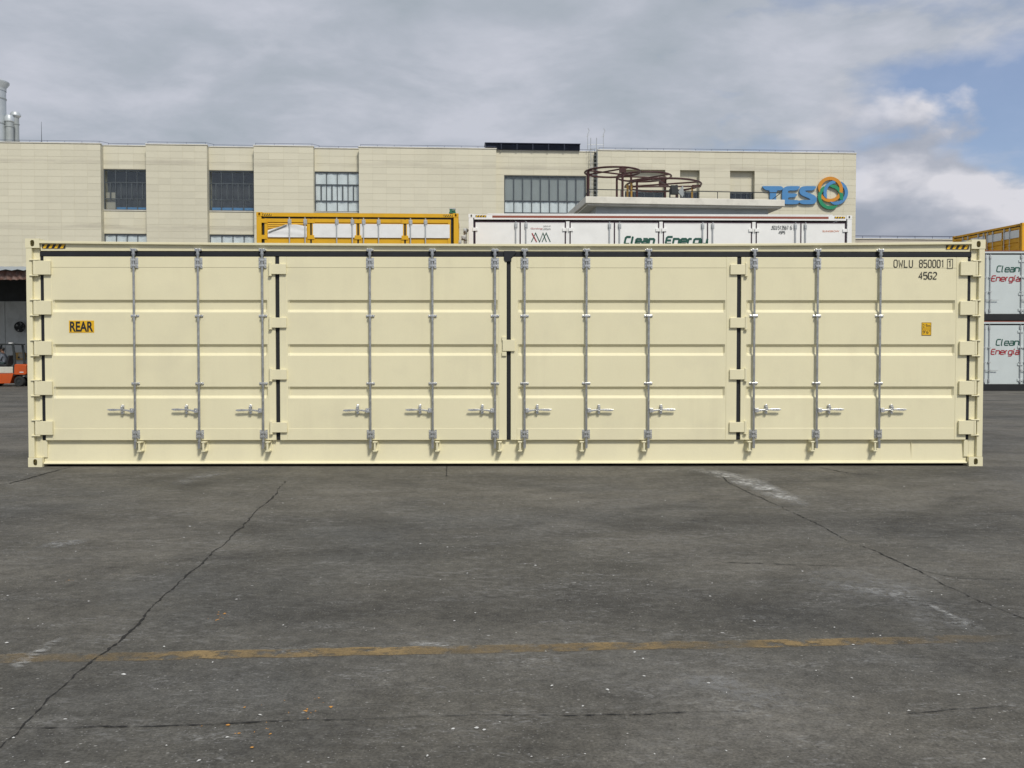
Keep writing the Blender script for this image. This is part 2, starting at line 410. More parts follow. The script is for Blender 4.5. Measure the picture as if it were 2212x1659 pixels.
# ---- lettering: a squared stroke alphabet, and the built-in typeface
GL = {
    'O': [1, [(0, .14), (0, .86), (.22, 1), (.78, 1), (1, .86), (1, .14), (.78, 0), (.22, 0)]],
    'W': [0, [(0, 1), (.16, 0), (.5, .6), (.84, 0), (1, 1)]],
    'L': [0, [(0, 1), (0, 0), (1, 0)]],
    'U': [0, [(0, 1), (0, .14), (.22, 0), (.78, 0), (1, .14), (1, 1)]],
    '1': [0, [(.1, .8), (.55, 1), (.55, 0)]],
    '2': [0, [(0, .82), (.22, 1), (.78, 1), (1, .84), (1, .62), (0, .1), (0, 0), (1, 0)]],
    '3': [0, [(0, .86), (.22, 1), (.78, 1), (1, .86), (1, .64), (.7, .52), (1, .4), (1, .14), (.78, 0), (.22, 0), (0, .14)]],
    '4': [0, [(1, .3), (0, .3), (.75, 1), (.75, 0)]],
    '5': [0, [(1, 1), (.05, 1), (0, .56), (.78, .58), (1, .42), (1, .14), (.78, 0), (.22, 0), (0, .12)]],
    '6': [0, [(.9, 1), (.25, 1), (0, .8), (0, .14), (.22, 0), (.78, 0), (1, .14), (1, .42), (.78, .56), (.04, .52)]],
    '7': [0, [(0, 1), (1, 1), (.4, 0)]],
    'G': [0, [(1, .86), (.78, 1), (.22, 1), (0, .86), (0, .14), (.22, 0), (.78, 0), (1, .14), (1, .45), (.55, .45)]],
    'J': [0, [(1, 1), (1, .14), (.78, 0), (.22, 0), (0, .14)]],
    'S': [0, [(1, .88), (.78, 1), (.22, 1), (0, .86), (0, .62), (.22, .53), (.78, .48), (1, .38), (1, .14), (.78, 0), (.22, 0), (0, .12)]],
    'C': [0, [(1, 1), (.2, 1), (0, .84), (0, .16), (.2, 0), (1, 0)]],
    'B': [1, [(0, 0), (0, 1), (.75, 1), (1, .86), (1, .62), (.8, .53), (1, .42), (1, .14), (.78, 0)]],
    'P': [0, [(0, 0), (0, 1), (.8, 1), (1, .86), (1, .6), (.8, .48), (.06, .48)]],
    'l': [0, [(.1, 1.05), (.1, .1), (.25, 0), (.55, 0)]],
    'e': [0, [(.06, .36), (1, .36), (1, .6), (.82, .72), (.18, .72), (0, .6), (0, .12), (.18, 0), (1, 0)]],
    'a': [0, [(.05, .72), (.8, .72), (1, .6), (1, 0), (.18, 0), (0, .1), (0, .28), (.18, .38), (.94, .38)]],
    'n': [0, [(0, 0), (0, .72), (.8, .72), (1, .58), (1, 0)]],
    'r': [0, [(0, 0), (0, .58), (.16, .72), (.75, .72)]],
    'g': [0, [(1, 0), (.18, 0), (0, .12), (0, .6), (.18, .72), (1, .72), (1, -.2), (.85, -.32), (.1, -.32)]],
    'i': [0, [(.3, 0), (.3, .72)]],
    'y': [0, [(0, .72), (0, .12), (.18, 0), (.94, 0)]],
}
GL['0'] = GL['O']
EXTRA = {'8': [[1, [(.22, 1), (.78, 1), (1, .86), (1, .64), (.78, .54), (.22, .54), (0, .64), (0, .86)]], [0, [(.22, .48), (0, .4), (0, .14), (.22, 0), (.78, 0), (1, .14), (1, .4), (.78, .48)]]],
         'E': [[0, [(1, 1), (.2, 1), (0, .84), (0, .16), (.2, 0), (1, 0)]], [0, [(.08, .5), (.85, .5)]]],
         'í': [[0, [(.3, 0), (.3, .72)]], [0, [(.25, .86), (.7, 1.08)]]],
         'y': [[0, [(0, .72), (0, .12), (.18, 0), (.9, 0)]], [0, [(1, .72), (1, -.2), (.85, -.32), (.1, -.32)]]]}


def ribbon(mb, pts, w, y, closed=False):
    P = [Vector((a, b)) for a, b in pts]; n = len(P); out = []
    for i in range(n):
        a = P[i - 1] if (i > 0 or closed) else None
        b = P[(i + 1) % n] if (i < n - 1 or closed) else None
        d1 = (P[i] - a).normalized() if a is not None else (b - P[i]).normalized()
        d2 = (b - P[i]).normalized() if b is not None else d1
        nn = Vector((-d1.y, d1.x)) + Vector((-d2.y, d2.x)); nn.normalize()
        k = w / 2 / max(0.45, nn.dot(Vector((-d1.y, d1.x))))
        out.append((P[i] + nn * k, P[i] - nn * k))
    vs = [(q.x, y, q.y) for pr in out for q in pr]
    fs = [(2 * i, 2 * i + 1, 2 * ((i + 1) % n) + 1, 2 * ((i + 1) % n)) for i in range(n if closed else n - 1)]
    mb.add(vs, fs)


def strokes(text, x, z, cw, ch, gap, w, y, slant=0.0, widths=None):
    """lettering as one flat mesh in the x,z plane at depth y, lower left corner x,z"""
    mb = MB(); k = 0
    for c in text:
        if c == ' ':
            x += cw * 0.75; continue
        g = EXTRA.get(c) or [GL[c]]
        ww = cw * (widths or {}).get(c, 1.0)
        for cl_, pts in g:
            ribbon(mb, [(x + a * ww + slant * b * ch, z + b * ch) for a, b in pts], w, y - 0.0004 * (k % 3), bool(cl_)); k += 1
        x += ww + gap
    return mb


def text_obj(name, txt, m, parent, x, y, z, width, height, offset=0.0, shear=0.0):
    cu = bpy.data.curves.new(name, 'FONT'); cu.body = txt; cu.offset = offset; cu.shear = shear
    o = bpy.data.objects.new(name + '_tmp', cu); col.objects.link(o)
    bpy.context.view_layer.update()
    dg = bpy.context.evaluated_depsgraph_get()
    me = bpy.data.meshes.new_from_object(o.evaluated_get(dg)); bpy.data.objects.remove(o)
    vs = [v.co.copy() for v in me.vertices]
    x0, x1 = min(v.x for v in vs), max(v.x for v in vs); y0, y1 = min(v.y for v in vs), max(v.y for v in vs)
    for v, c in zip(me.vertices, vs):
        v.co = (x + (c.x - x0) / (x1 - x0) * width, y, z + (c.y - y0) / (y1 - y0) * height)
    me.materials.clear(); me.materials.append(m); me.name = name; me.update()
    ob = bpy.data.objects.new(name, me); col.objects.link(ob); ob.parent = parent
    return ob


# ================================================================== GROUND
def ground_mat():
    m = bpy.data.materials.new('worn_asphalt'); m.use_nodes = True
    N, L = m.node_tree.nodes, m.node_tree.links; p = N['Principled BSDF']
    t = N.new('ShaderNodeTexCoord').outputs['Object']
    def mp(sc=(1, 1, 1), rot=0, loc=(0, 0, 0)):
        n = N.new('ShaderNodeMapping'); L.new(t, n.inputs[0]); n.inputs['Scale'].default_value = sc; n.inputs['Rotation'].default_value = (0, 0, R(rot)); n.inputs['Location'].default_value = loc
        return n.outputs[0]
    def noise(v, s, d=6, r=0.6, ds=0.0):
        n = N.new('ShaderNodeTexNoise'); L.new(v, n.inputs['Vector'])
        for k, q in (('Scale', s), ('Detail', d), ('Roughness', r), ('Distortion', ds)): n.inputs[k].default_value = q
        return n.outputs[0]
    def mr(v, lo, hi, a, b):
        n = N.new('ShaderNodeMapRange'); L.new(v, n.inputs[0])
        for i, q in enumerate((lo, hi, a, b)): n.inputs[i + 1].default_value = q
        return n.outputs[0]
    def mth(op, a, b):
        n = N.new('ShaderNodeMath'); n.operation = op
        for i, v in enumerate((a, b)):
            if isinstance(v, (int, float)): n.inputs[i].default_value = v
            else: L.new(v, n.inputs[i])
        return n.outputs[0]
    def mixc(f, a, b):
        n = N.new('ShaderNodeMix'); n.data_type = 'RGBA'
        if isinstance(f, float): n.inputs[0].default_value = f
        else: L.new(f, n.inputs[0])
        for i, q in ((6, a), (7, b)):
            if isinstance(q, tuple): n.inputs[i].default_value = (*q, 1)
            else: L.new(q, n.inputs[i])
        return n.outputs[2]
    o = mp()
    c = mixc(mr(noise(o, 0.22, 5), 0.35, 0.65, 0, 1), (0.080, 0.076, 0.064), (0.130, 0.121, 0.102))
    # brown and blue grey tints in broad patches
    c = mixc(mr(noise(mp(loc=(9, 3, 0)), 0.35, 6), 0.5, 0.7, 0, 0.55), c, (0.084, 0.086, 0.085))
    # dark wheel tracks in wide arcs
    wv = N.new('ShaderNodeTexWave'); wv.wave_type = 'RINGS'; L.new(mp((0.30, 0.20, 1), 0, (1.2, 3.4, 0)), wv.inputs['Vector'])
    wv.inputs['Scale'].default_value = 0.55; wv.inputs['Distortion'].default_value = 7; wv.inputs['Detail'].default_value = 5; wv.inputs['Detail Scale'].default_value = 0.7
    c = mixc(mth('MULTIPLY', mr(wv.outputs[1], 0.45, 0.9, 0, 0.55), mr(noise(o, 0.6, 6), 0.36, 0.58, 0, 1)), c, (0.052, 0.050, 0.045))
    # multiplicative mottling
    v = mth('MULTIPLY', mr(noise(o, 1.4, 8, 0.65), 0.3, 0.7, 0.70, 1.30), mr(noise(o, 15, 6, 0.78), 0.3, 0.7, 0.60, 1.40))
    v = mth('MULTIPLY', v, mr(noise(o, 80, 3, 0.65), 0.3, 0.7, 0.62, 1.38))
    mx = N.new('ShaderNodeMix'); mx.data_type = 'RGBA'; mx.blend_type = 'MULTIPLY'; mx.inputs[0].default_value = 1; L.new(c, mx.inputs[6])
    cb = N.new('ShaderNodeCombineColor'); [L.new(v, cb.inputs[i]) for i in range(3)]; L.new(cb.outputs[0], mx.inputs[7]); c = mx.outputs[2]
    # pale scuffs: broad worn areas broken up by fine grain, stretched along the driving direction
    sc1 = mth('MULTIPLY', mr(noise(mp((0.7, 1.3, 1), 20), 1.1, 9, 0.7, 0.6), 0.47, 0.70, 0, 1), mr(noise(mp((1, 1.6, 1), 25), 12, 6, 0.75), 0.48, 0.66, 0, 1))
    c = mixc(mth('MULTIPLY', sc1, 0.62), c, (0.27, 0.265, 0.25))
    sc2 = mth('MULTIPLY', mr(noise(mp((1.0, 2.5, 1), -30, (4, 4, 0)), 2.3, 8, 0.7), 0.52, 0.66, 0, 1), mr(noise(mp((1, 2.2, 1), -20), 26, 4, 0.7), 0.50, 0.62, 0, 1))
    c = mixc(mth('MULTIPLY', sc2, 0.6), c, (0.32, 0.32, 0.31))
    # exposed pale stones
    for s, thr, rr, colr in ((22, 0.14, 0.80, (0.33, 0.325, 0.30)), (10, 0.08, 0.90, (0.48, 0.48, 0.46)), (60, 0.2, 0.72, (0.25, 0.245, 0.235))):
        vo = N.new('ShaderNodeTexVoronoi'); L.new(mp((1, 1.15, 1), s * 3), vo.inputs['Vector']); vo.inputs['Scale'].default_value = s
        d = mr(mth('ADD', vo.outputs['Distance'], mth('MULTIPLY', noise(o, s * 2.5, 2), 0.12)), thr + 0.02, thr + 0.09, 1, 0)
        sx = N.new('ShaderNodeSeparateColor'); L.new(vo.outputs['Color'], sx.inputs[0])
        keep = mth('MULTIPLY', mth('GREATER_THAN', sx.outputs[0], rr), mr(noise(o, 0.6, 4), 0.38, 0.58, 0.25, 1))
        c = mixc(mth('MULTIPLY', mth('MULTIPLY', d, keep), 0.85), c, colr)
    L.new(c, p.inputs['Base Color'])
    L.new(mr(noise(o, 3, 6), 0.3, 0.7, 0.72, 0.98), p.inputs['Roughness'])
    p.inputs['Specular IOR Level'].default_value = 0.3
    b = N.new('ShaderNodeBump'); b.inputs['Strength'].default_value = 0.55; b.inputs['Distance'].default_value = 0.012
    L.new(mth('ADD', noise(o, 45, 6, 0.7), mth('MULTIPLY', noise(o, 6, 6, 0.65), 1.2)), b.inputs['Height']); L.new(b.outputs[0], p.inputs['Normal'])
    return m


gm = MB()
S = 900.0
gm.add([(-S, -60, 0), (S, -60, 0), (S, 1500, 0), (-S, 1500, 0)], [(0, 1, 2, 3)])
ground = gm.build('ground', ground_mat())
tag(ground, 'worn dark grey asphalt yard with cracks and pale scuffs', 'ground', kind='structure')


def crack(pts, w0, w1, jit, z, name='crack', steps=0.028, seed=1):
    rnd = random.Random(seed); P = [gnd(*p) for p in pts]; line = []
    for a, b in zip(P, P[1:]):
        n = max(2, int((b - a).length / steps))
        line += [a.lerp(b, i / n) for i in range(n)]
    line.append(P[-1]); off = 0; vs = []; n = len(line)
    for i, q in enumerate(line):
        t = (line[min(i + 1, n - 1)] - line[max(i - 1, 0)]).normalized(); nn = Vector((-t.y, t.x, 0))
        off = off * 0.90 + rnd.gauss(0, jit)
        w = (w0 + (w1 - w0) * i / n) * max(0.12, rnd.gauss(1, 0.6)) * (0.8 + 0.3 * math.sin(i * 0.11 + seed))
        if i in (0, n - 1): w *= 0.1
        c = q + nn * off
        vs += [(c.x + nn.x * w / 2, c.y + nn.y * w / 2, z), (c.x - nn.x * w / 2, c.y - nn.y * w / 2, z)]
    return MB().add(vs, [(2 * i, 2 * i + 1, 2 * i + 3, 2 * i + 2) for i in range(n - 1)]).build(name, M['crack'], ground)


crack([(617, 1040), (585, 1080), (552, 1107), (480, 1180), (410, 1236), (340, 1305), (290, 1358), (225, 1410), (190, 1437), (120, 1500), (45, 1580), (-40, 1660)], 0.013, 0.0085, 0.0040, 0.004, seed=3)
crack([(-40, 1574), (60, 1575), (180, 1573), (330, 1571), (450, 1567), (620, 1560), (760, 1556), (900, 1550), (1080, 1546), (1240, 1546), (1450, 1541), (1620, 1536)], 0.0060, 0.0042, 0.0026, 0.0045, seed=5)
crack([(1560, 1030), (1575, 1044), (1620, 1065), (1680, 1092), (1760, 1131), (1830, 1168), (1900, 1195), (1975, 1230), (2040, 1262), (2110, 1296), (2212, 1336), (2300, 1370)], 0.010, 0.0065, 0.0040, 0.004, seed=8)
crack([(965, 1008), (965, 1030)], 0.016, 0.012, 0.001, 0.004, seed=9)
crack([(-30, 1052), (20, 1045), (70, 1031), (110, 1020), (150, 1009)], 0.03, 0.02, 0.004, 0.004, seed=10)
crack([(1770, 1010), (1830, 1022), (1870, 1027)], 0.03, 0.01, 0.004, 0.004, seed=11)
crack([(1985, 1232), (2070, 1250), (2130, 1253), (2230, 1252)], 0.006, 0.004, 0.003, 0.0045, seed=12)
crack([(1560, 1215), (1680, 1220), (1830, 1224), (1960, 1226)], 0.008, 0.004, 0.004, 0.0042, seed=13)
crack([(1940, 1545), (2060, 1533), (2240, 1525)], 0.0035, 0.003, 0.003, 0.0042, seed=14)


def decal_mat(name, color, scale, lo, hi, amt, stretch=(1, 1, 1), fine=18.0, flo=0.40, fhi=0.56, edge=True):
    """paint or dust that is there in patches and worn away between them"""
    m = mat(name, color, 0.85, var=0.18, vscale=3, fine=0.18, fscale=50)
    N, L = m.node_tree.nodes, m.node_tree.links; p = N['Principled BSDF']
    t = N.new('ShaderNodeTexCoord'); mp = N.new('ShaderNodeMapping'); L.new(t.outputs['Object'], mp.inputs[0]); mp.inputs['Scale'].default_value = stretch
    def nz(s, d, v):
        n = N.new('ShaderNodeTexNoise'); L.new(v, n.inputs['Vector']); n.inputs['Scale'].default_value = s; n.inputs['Detail'].default_value = d; n.inputs['Roughness'].default_value = 0.68
        return n.outputs[0]
    def mr(v, a, b, x, y):
        n = N.new('ShaderNodeMapRange'); L.new(v, n.inputs[0])
        for i, q in enumerate((a, b, x, y)): n.inputs[i + 1].default_value = q
        return n.outputs[0]
    def mul(a, b):
        n = N.new('ShaderNodeMath'); n.operation = 'MULTIPLY'
        L.new(a, n.inputs[0]); L.new(b, n.inputs[1]); return n.outputs[0]
    a = mul(mr(nz(scale, 8, mp.outputs[0]), lo, hi, 0, amt), mr(nz(fine, 6, mp.outputs[0]), flo, fhi, 0, 1))
    if edge:
        at_ = N.new('ShaderNodeAttribute'); at_.attribute_name = 'fade'; a = mul(a, at_.outputs['Fac'])
    L.new(a, p.inputs['Alpha'])
    return m


def decal(name, pts, m, z, rows=1):
    """strip across the ground: list of (pixel a, pixel b) edge pairs; fades out at its rim"""
    mb = MB(); fade = []; n = len(pts); K = 6
    for i, (a, b) in enumerate(pts):
        A, B = gnd(*a), gnd(*b)
        for k in range(K + 1):
            q = A.lerp(B, k / K); mb.v.append((q.x, q.y, z))
            e = min(1.0, 3.0 * min(k / K, 1 - k / K)); f = min(1.0, 2.0 * min(i, n - 1 - i) / max(1, (n - 1) / 2))
            fade.append(e * f)
    for i in range(n - 1):
        for k in range(K):
            j = i * (K + 1) + k; mb.f.append((j, j + 1, j + K + 2, j + K + 1))
    o = mb.build(name, m, ground)
    at_ = o.data.attributes.new('fade', 'FLOAT', 'POINT'); at_.data.foreach_set('value', fade)
    return o


# the worn yellow line
ym = decal_mat('worn_yellow_road_paint', (0.28, 0.195, 0.085), 1.1, 0.35, 0.54, 0.86, fine=9.0, flo=0.385, fhi=0.52, edge=True)
lm = MB(); A0, A1 = gnd(-260, 1439), gnd(-260, 1420); B0, B1 = gnd(2200, 1387), gnd(2200, 1372)
nseg = 60; rl = random.Random(4)
for i in range(nseg + 1):
    a, b = A0.lerp(B0, i / nseg), A1.lerp(B1, i / nseg); j = rl.gauss(0, 0.006)
    lm.v += [(a.x, a.y + j, 0.0022), (b.x, b.y + j + rl.gauss(0, 0.006), 0.0022)]
lm.f = [(2 * i, 2 * i + 2, 2 * i + 3, 2 * i + 1) for i in range(nseg)]
lo_ = tag(lm.build('painted_line', ym, ground), 'worn yellow painted line across the asphalt')
lo_.data.attributes.new('fade', 'FLOAT', 'POINT').data.foreach_set('value', [min(1.0, max(0.0, (1.0 - i / nseg) * 5.0)) * (0.8 + 0.2 * math.sin(i * 0.55)) for i in range(nseg + 1) for _ in (0, 1)])

dust = decal_mat('pale_dust', (0.30, 0.30, 0.29), 2.2, 0.40, 0.62, 0.75, (1, 1, 1), fine=16)
dust2 = decal_mat('pale_concrete_smear', (0.50, 0.50, 0.48), 3.0, 0.40, 0.56, 0.95, (1.0, 1.5, 1), fine=17)
decal('dust_stain', [((1700, 1250), (1760, 1220)), ((1790, 1290), (1850, 1230)), ((1880, 1330), (1960, 1255)), ((1980, 1352), (2040, 1295)), ((2060, 1360), (2100, 1335)), ((2120, 1375), (2140, 1360))], dust, 0.0030)
decal('dust_stain', [((1990, 1300), (2000, 1296)), ((2030, 1325), (2045, 1320)), ((2060, 1342), (2075, 1336)), ((2090, 1352), (2100, 1350))], dust2, 0.0036)
decal('dust_stain', [((1470, 1010), (1530, 1007)), ((1540, 1030), (1600, 1024)), ((1600, 1052), (1660, 1040)), ((1660, 1075), (1710, 1064)), ((1740, 1100), (1760, 1092))], dust2, 0.0030)
decal('dust_stain', [((370, 1052), (360, 1044)), ((420, 1044), (400, 1030)), ((470, 1030), (450, 1018)), ((530, 1020), (520, 1012))], dust, 0.0030)
decal('dust_stain', [((30, 1455), (10, 1435)), ((75, 1430), (60, 1415)), ((110, 1405), (95, 1392)), ((150, 1385), (140, 1375))], dust2, 0.0075)
decal('dust_stain', [((870, 1398), (880, 1385)), ((930, 1397), (930, 1383)), ((985, 1405), (990, 1388)), ((1010, 1400), (1010, 1390))], dust2, 0.0030)
decal('dust_stain', [((20, 1210), (40, 1190)), ((90, 1190), (110, 1170)), ((160, 1180), (170, 1162)), ((200, 1170), (205, 1162))], dust, 0.0030)
decal('dust_stain', [((1650, 1500), (1640, 1480)), ((1720, 1510), (1720, 1480)), ((1780, 1530), (1790, 1505)), ((1820, 1535), (1820, 1525))], dust, 0.0030)
decal('dust_stain', [((1400, 1480), (1420, 1440)), ((1520, 1490), (1560, 1450)), ((1620, 1530), (1700, 1480)), ((1720, 1540), (1760, 1510))], dust, 0.0026)

tyre = decal_mat('tyre_rubber_marks', (0.050, 0.047, 0.041), 1.3, 0.36, 0.62, 0.26, (1, 1, 1), fine=14, flo=0.34, fhi=0.62)
for pts in ([(1180, 1130), (1330, 1112), (1480, 1090), (1600, 1060), (1700, 1035), (1790, 1018)],
            [(1320, 1200), (1450, 1150), (1560, 1100), (1680, 1060), (1800, 1030), (1900, 1016)],
            [(1560, 1330), (1700, 1345), (1830, 1370), (1960, 1400), (2100, 1440), (2240, 1490)],
            [(1480, 1290), (1640, 1310), (1800, 1340), (1950, 1368), (2090, 1400), (2230, 1440)],
            [(640, 1655), (700, 1600), (760, 1550), (815, 1500), (850, 1462)],
            [(-20, 1270), (140, 1245), (300, 1222), (460, 1205), (640, 1196), (820, 1190)],
            [(420, 1352), (620, 1330), (830, 1322), (1040, 1330), (1220, 1345)],
            [(1880, 1180), (1960, 1130), (2060, 1085), (2160, 1055), (2240, 1040)]):
    prs = []
    for k, (px, py) in enumerate(pts):
        a = pts[max(k - 1, 0)]; b = pts[min(k + 1, len(pts) - 1)]
        A, B = gnd(*a), gnd(*b); t = (B - A).normalized(); n_ = Vector((-t.y, t.x, 0)) * 0.17
        prs.append((gnd(px, py) + n_, gnd(px, py) - n_))
    K = 6; mbt = MB(); fade = []
    for k, (A, B) in enumerate(prs):
        for j in range(K + 1):
            q = A.lerp(B, j / K); mbt.v.append((q.x, q.y, 0.0012)); fade.append(min(1, 3 * min(j / K, 1 - j / K)) * min(1.0, 1.0 * min(k, len(prs) - 1 - k)))
    mbt.f = [(k * (K + 1) + j, k * (K + 1) + j + 1, (k + 1) * (K + 1) + j + 1, (k + 1) * (K + 1) + j) for k in range(len(prs) - 1) for j in range(K)]
    ot = mbt.build('tyre_mark', tyre, ground)
    ot.data.attributes.new('fade', 'FLOAT', 'POINT').data.foreach_set('value', fade)

# loose chips of stone and paint
def chips(name, n, m, smin, smax, seed, label, ymin=1012, ymax=1655, spots=None):
    rnd = random.Random(seed); mb = MB()
    for k in range(n):
        if spots:
            s = spots[k % len(spots)]; px, py = s[0] + rnd.gauss(0, s[2]), s[1] + rnd.gauss(0, s[2] * 0.4)
        else:
            px, py = rnd.uniform(-60, 2270), ymin + (ymax - ymin) * rnd.random() ** 1.2
        q = gnd(px, py); r = smin + (smax - smin) * rnd.random() ** 3
        a = rnd.uniform(0, 6.28); e = rnd.uniform(0.35, 0.9); h = r * 0.35
        ring = []
        for i in range(6):
            t = i / 6 * 6.283; k2 = rnd.uniform(0.35, 1.3)
            x, y = r * k2 * math.cos(t), r * e * k2 * math.sin(t)
            ring.append((q.x + x * math.cos(a) - y * math.sin(a), q.y + x * math.sin(a) + y * math.cos(a), 0.003))
        mb.add(ring + [(q.x, q.y, 0.003 + h)], [(i, (i + 1) % 6, 6) for i in range(6)])
    return tag(mb.build(name, m), label, 'debris', kind='stuff')


chips('stone_chips', 380, M['chip'], 0.0025, 0.012, 5, 'small pale stone chips scattered over the dark asphalt')
chips('paint_flakes', 46, M['ochip'], 0.003, 0.010, 6, 'small orange paint flakes scattered on the dark asphalt', spots=[(540, 1560, 50), (560, 1580, 30), (665, 1520, 30), (480, 1325, 14), (655, 1540, 18), (480, 1335, 6), (150, 1255, 4)])


# ================================================================== CONTAINERS: shared builders
CAST = {}


def casting_mesh(key, m, sx, sy):
    """corner block with a rounded slot in its outer long face and another in its end face"""
    k = (key, sx, sy)
    if k in CAST: return CAST[k]
    mb = MB(); w, d, h = 0.178, 0.162, 0.118; n = 24

    def face_with_slot(fn, W, H, a, b, depth):
        ov, rc = [], []
        for i in range(n):
            t = 2 * math.pi * (i + .5) / n; c, s = math.cos(t), math.sin(t)
            ov.append((W / 2 + a * (abs(c) ** 0.8) * (1 if c > 0 else -1), H / 2 + b * (abs(s) ** 0.7) * (1 if s > 0 else -1)))
            q = 1 / max(abs(c) / (W / 2), abs(s) / (H / 2)); rc.append((W / 2 + c * q, H / 2 + s * q))
        corner = []
        wide = [(W / 2 + (x - W / 2) * 2.4, H / 2 + (y - H / 2) * 1.3) for x, y in ov]
        vs = [fn(x, y, 0) for x, y in rc] + [fn(x, y, 0) for x, y in ov] + [fn(x, y, 0.016) for x, y in ov] + [fn(x, y, 0.017) for x, y in wide] + [fn(x, y, depth) for x, y in wide]
        fs = []
        for i in range(n):
            j = (i + 1) % n
            for q in range(4): fs.append((q * n + i, q * n + j, (q + 1) * n + j, (q + 1) * n + i))
        fs.append(tuple(4 * n + i for i in range(n)))
        mb.add(vs, fs)
        for cx, cy in ((0, 0), (W, 0), (W, H), (0, H)):      # fill the four clipped corners
            near = sorted(range(n), key=lambda i: (rc[i][0] - cx) ** 2 + (rc[i][1] - cy) ** 2)[:2]
            mb.add([fn(*rc[near[0]], 0), fn(*rc[near[1]], 0), fn(cx, cy, 0)], [(0, 1, 2)])
    face_with_slot(lambda x, y, e: (x, e, y), w, h, 0.027, 0.041, 0.13)
    # remaining five sides
    mb.add([(0, 0, 0), (w, 0, 0), (w, d, 0), (0, d, 0), (0, 0, h), (w, 0, h), (w, d, h), (0, d, h)], [(0, 3, 2, 1), (4, 5, 6, 7), (1, 2, 6, 5), (2, 3, 7, 6), (3, 0, 4, 7)])
    mb.v = [(x if sx > 0 else -x, y if sy > 0 else -y, z) for x, y, z in mb.v]
    me = mb.mesh('corner_casting', m)
    CAST[k] = me
    return me


def shell(root, L, H, W, m, key, mfloor, bottom_mat=None, front_posts=True, rails=True, roofm=None, top_rail=(0.14, 0.02), bot_rail=(0.16, 0.03), roof_drop=0.0):
    hx = L / 2
    for sx in (-1, 1):
        for sy, y in ((1, 0.0), (-1, W)):
            for z in (0, H - 0.118):
                o = bpy.data.objects.new('corner_casting', casting_mesh(key, m, -sx, sy)); col.objects.link(o); o.parent = root; o.location = (sx * hx, y, z)
            if sy == -1 or front_posts:
                x0, x1 = sx * (hx - 0.004), sx * (hx - 0.15)
                y0, y1 = (0.006, 0.15) if sy == 1 else (W - 0.006, W - 0.15)
                MB().box(x0, x1, y0, y1, 0.118, H - 0.118).build('corner_post', m, root, bevel=0.006)
        # corrugated end wall
        mb = MB(); n = 16; ys = []
        for i in range(n):
            y0 = 0.15 + (W - 0.30) * i / n; st = (W - 0.30) / n
            ys += [(y0, 0), (y0 + st * .3, 0), (y0 + st * .5, 0.036), (y0 + st * .8, 0.036)]
        ys.append((W - 0.15, 0))
        for y, d in ys: mb.v += [(sx * (hx - 0.03 - d), y, 0.17), (sx * (hx - 0.03 - d), y, H - 0.13)]
        mb.f = [(2 * i, 2 * i + 2, 2 * i + 3, 2 * i + 1) for i in range(len(ys) - 1)]
        mb.build('end_panel', m, root)
        MB().box(sx * (hx - 0.006), sx * (hx - 0.09), 0.152, W - 0.152, 0.02, 0.17).box(sx * (hx - 0.006), sx * (hx - 0.09), 0.152, W - 0.152, H - 0.13, H - 0.02).build('end_rail', m, root, bevel=0.004)
    # rear corrugated wall and its rails
    mb = MB(); n = int(L / 0.28); xs = []
    for i in range(n):
        x0 = -hx + 0.15 + (L - 0.30) * i / n; st = (L - 0.30) / n
        xs += [(x0, 0), (x0 + st * .3, 0), (x0 + st * .5, 0.036), (x0 + st * .8, 0.036)]
    xs.append((hx - 0.15, 0))
    for x, d in xs: mb.v += [(x, W - 0.03 - d, 0.17), (x, W - 0.03 - d, H - 0.10)]
    mb.f = [(2 * i, 2 * i + 2, 2 * i + 3, 2 * i + 1) for i in range(len(xs) - 1)]
    mb.build('side_panel', m, root)
    MB().box(-hx + .18, hx - .18, W - .09, W - .01, 0.02, 0.17).box(-hx + .18, hx - .18, W - .09, W - .01, H - .10, H - .02).build('side_rail', m, root)
    # roof sheet with shallow cross ribs
    mb = MB(); n = int(L / 0.21); pr = []
    for i in range(n + 1):
        x = -hx + 0.1 + (L - 0.2) * i / n; pr.append((x, H - 0.035 - roof_drop - (0.02 if i % 2 else 0)))
    for x, z in pr: mb.v += [(x, 0.09, z), (x, W - 0.05, z)]
    mb.f = [(2 * i, 2 * i + 1, 2 * i + 3, 2 * i + 2) for i in range(n)]
    mb.build('roof', roofm or m, root)
    MB().box(-hx + .1, hx - .1, 0.12, W - .1, 0.10, 0.16).build('floor', mfloor, root)
    if rails:
        MB().box(-hx + .18, hx - .18, bot_rail[1], 0.11, 0.015, bot_rail[0]).build('bottom_rail', bottom_mat or m, root, bevel=0.006)
        MB().box(-hx + .18, hx - .18, top_rail[1], 0.11, H - top_rail[0], H - 0.015).build('top_rail', m, root, bevel=0.006)


def hazard(root, x0, x1, z0, z1, y, n, lean=1):
    b = MB().box(x0, x1, y - 0.002, y, z0, z1).build('hazard_stripe', M['ink'], root)
    mb = MB(); p = (x1 - x0) / n; sh = 0.55 * (z1 - z0) * lean
    for i in range(n):
        xa = x0 + p * (i + 0.28) - sh / 2; xb = xa + p * 0.5
        q = [(xa, z0), (xb, z0), (xb + sh, z1), (xa + sh, z1)]
        q = [(min(max(x, x0), x1), z) for x, z in q]
        mb.add([(x, y - 0.0035, z) for x, z in q], [(0, 1, 2, 3)])
    mb.build('yellow_stripe', M['stickery'], b)


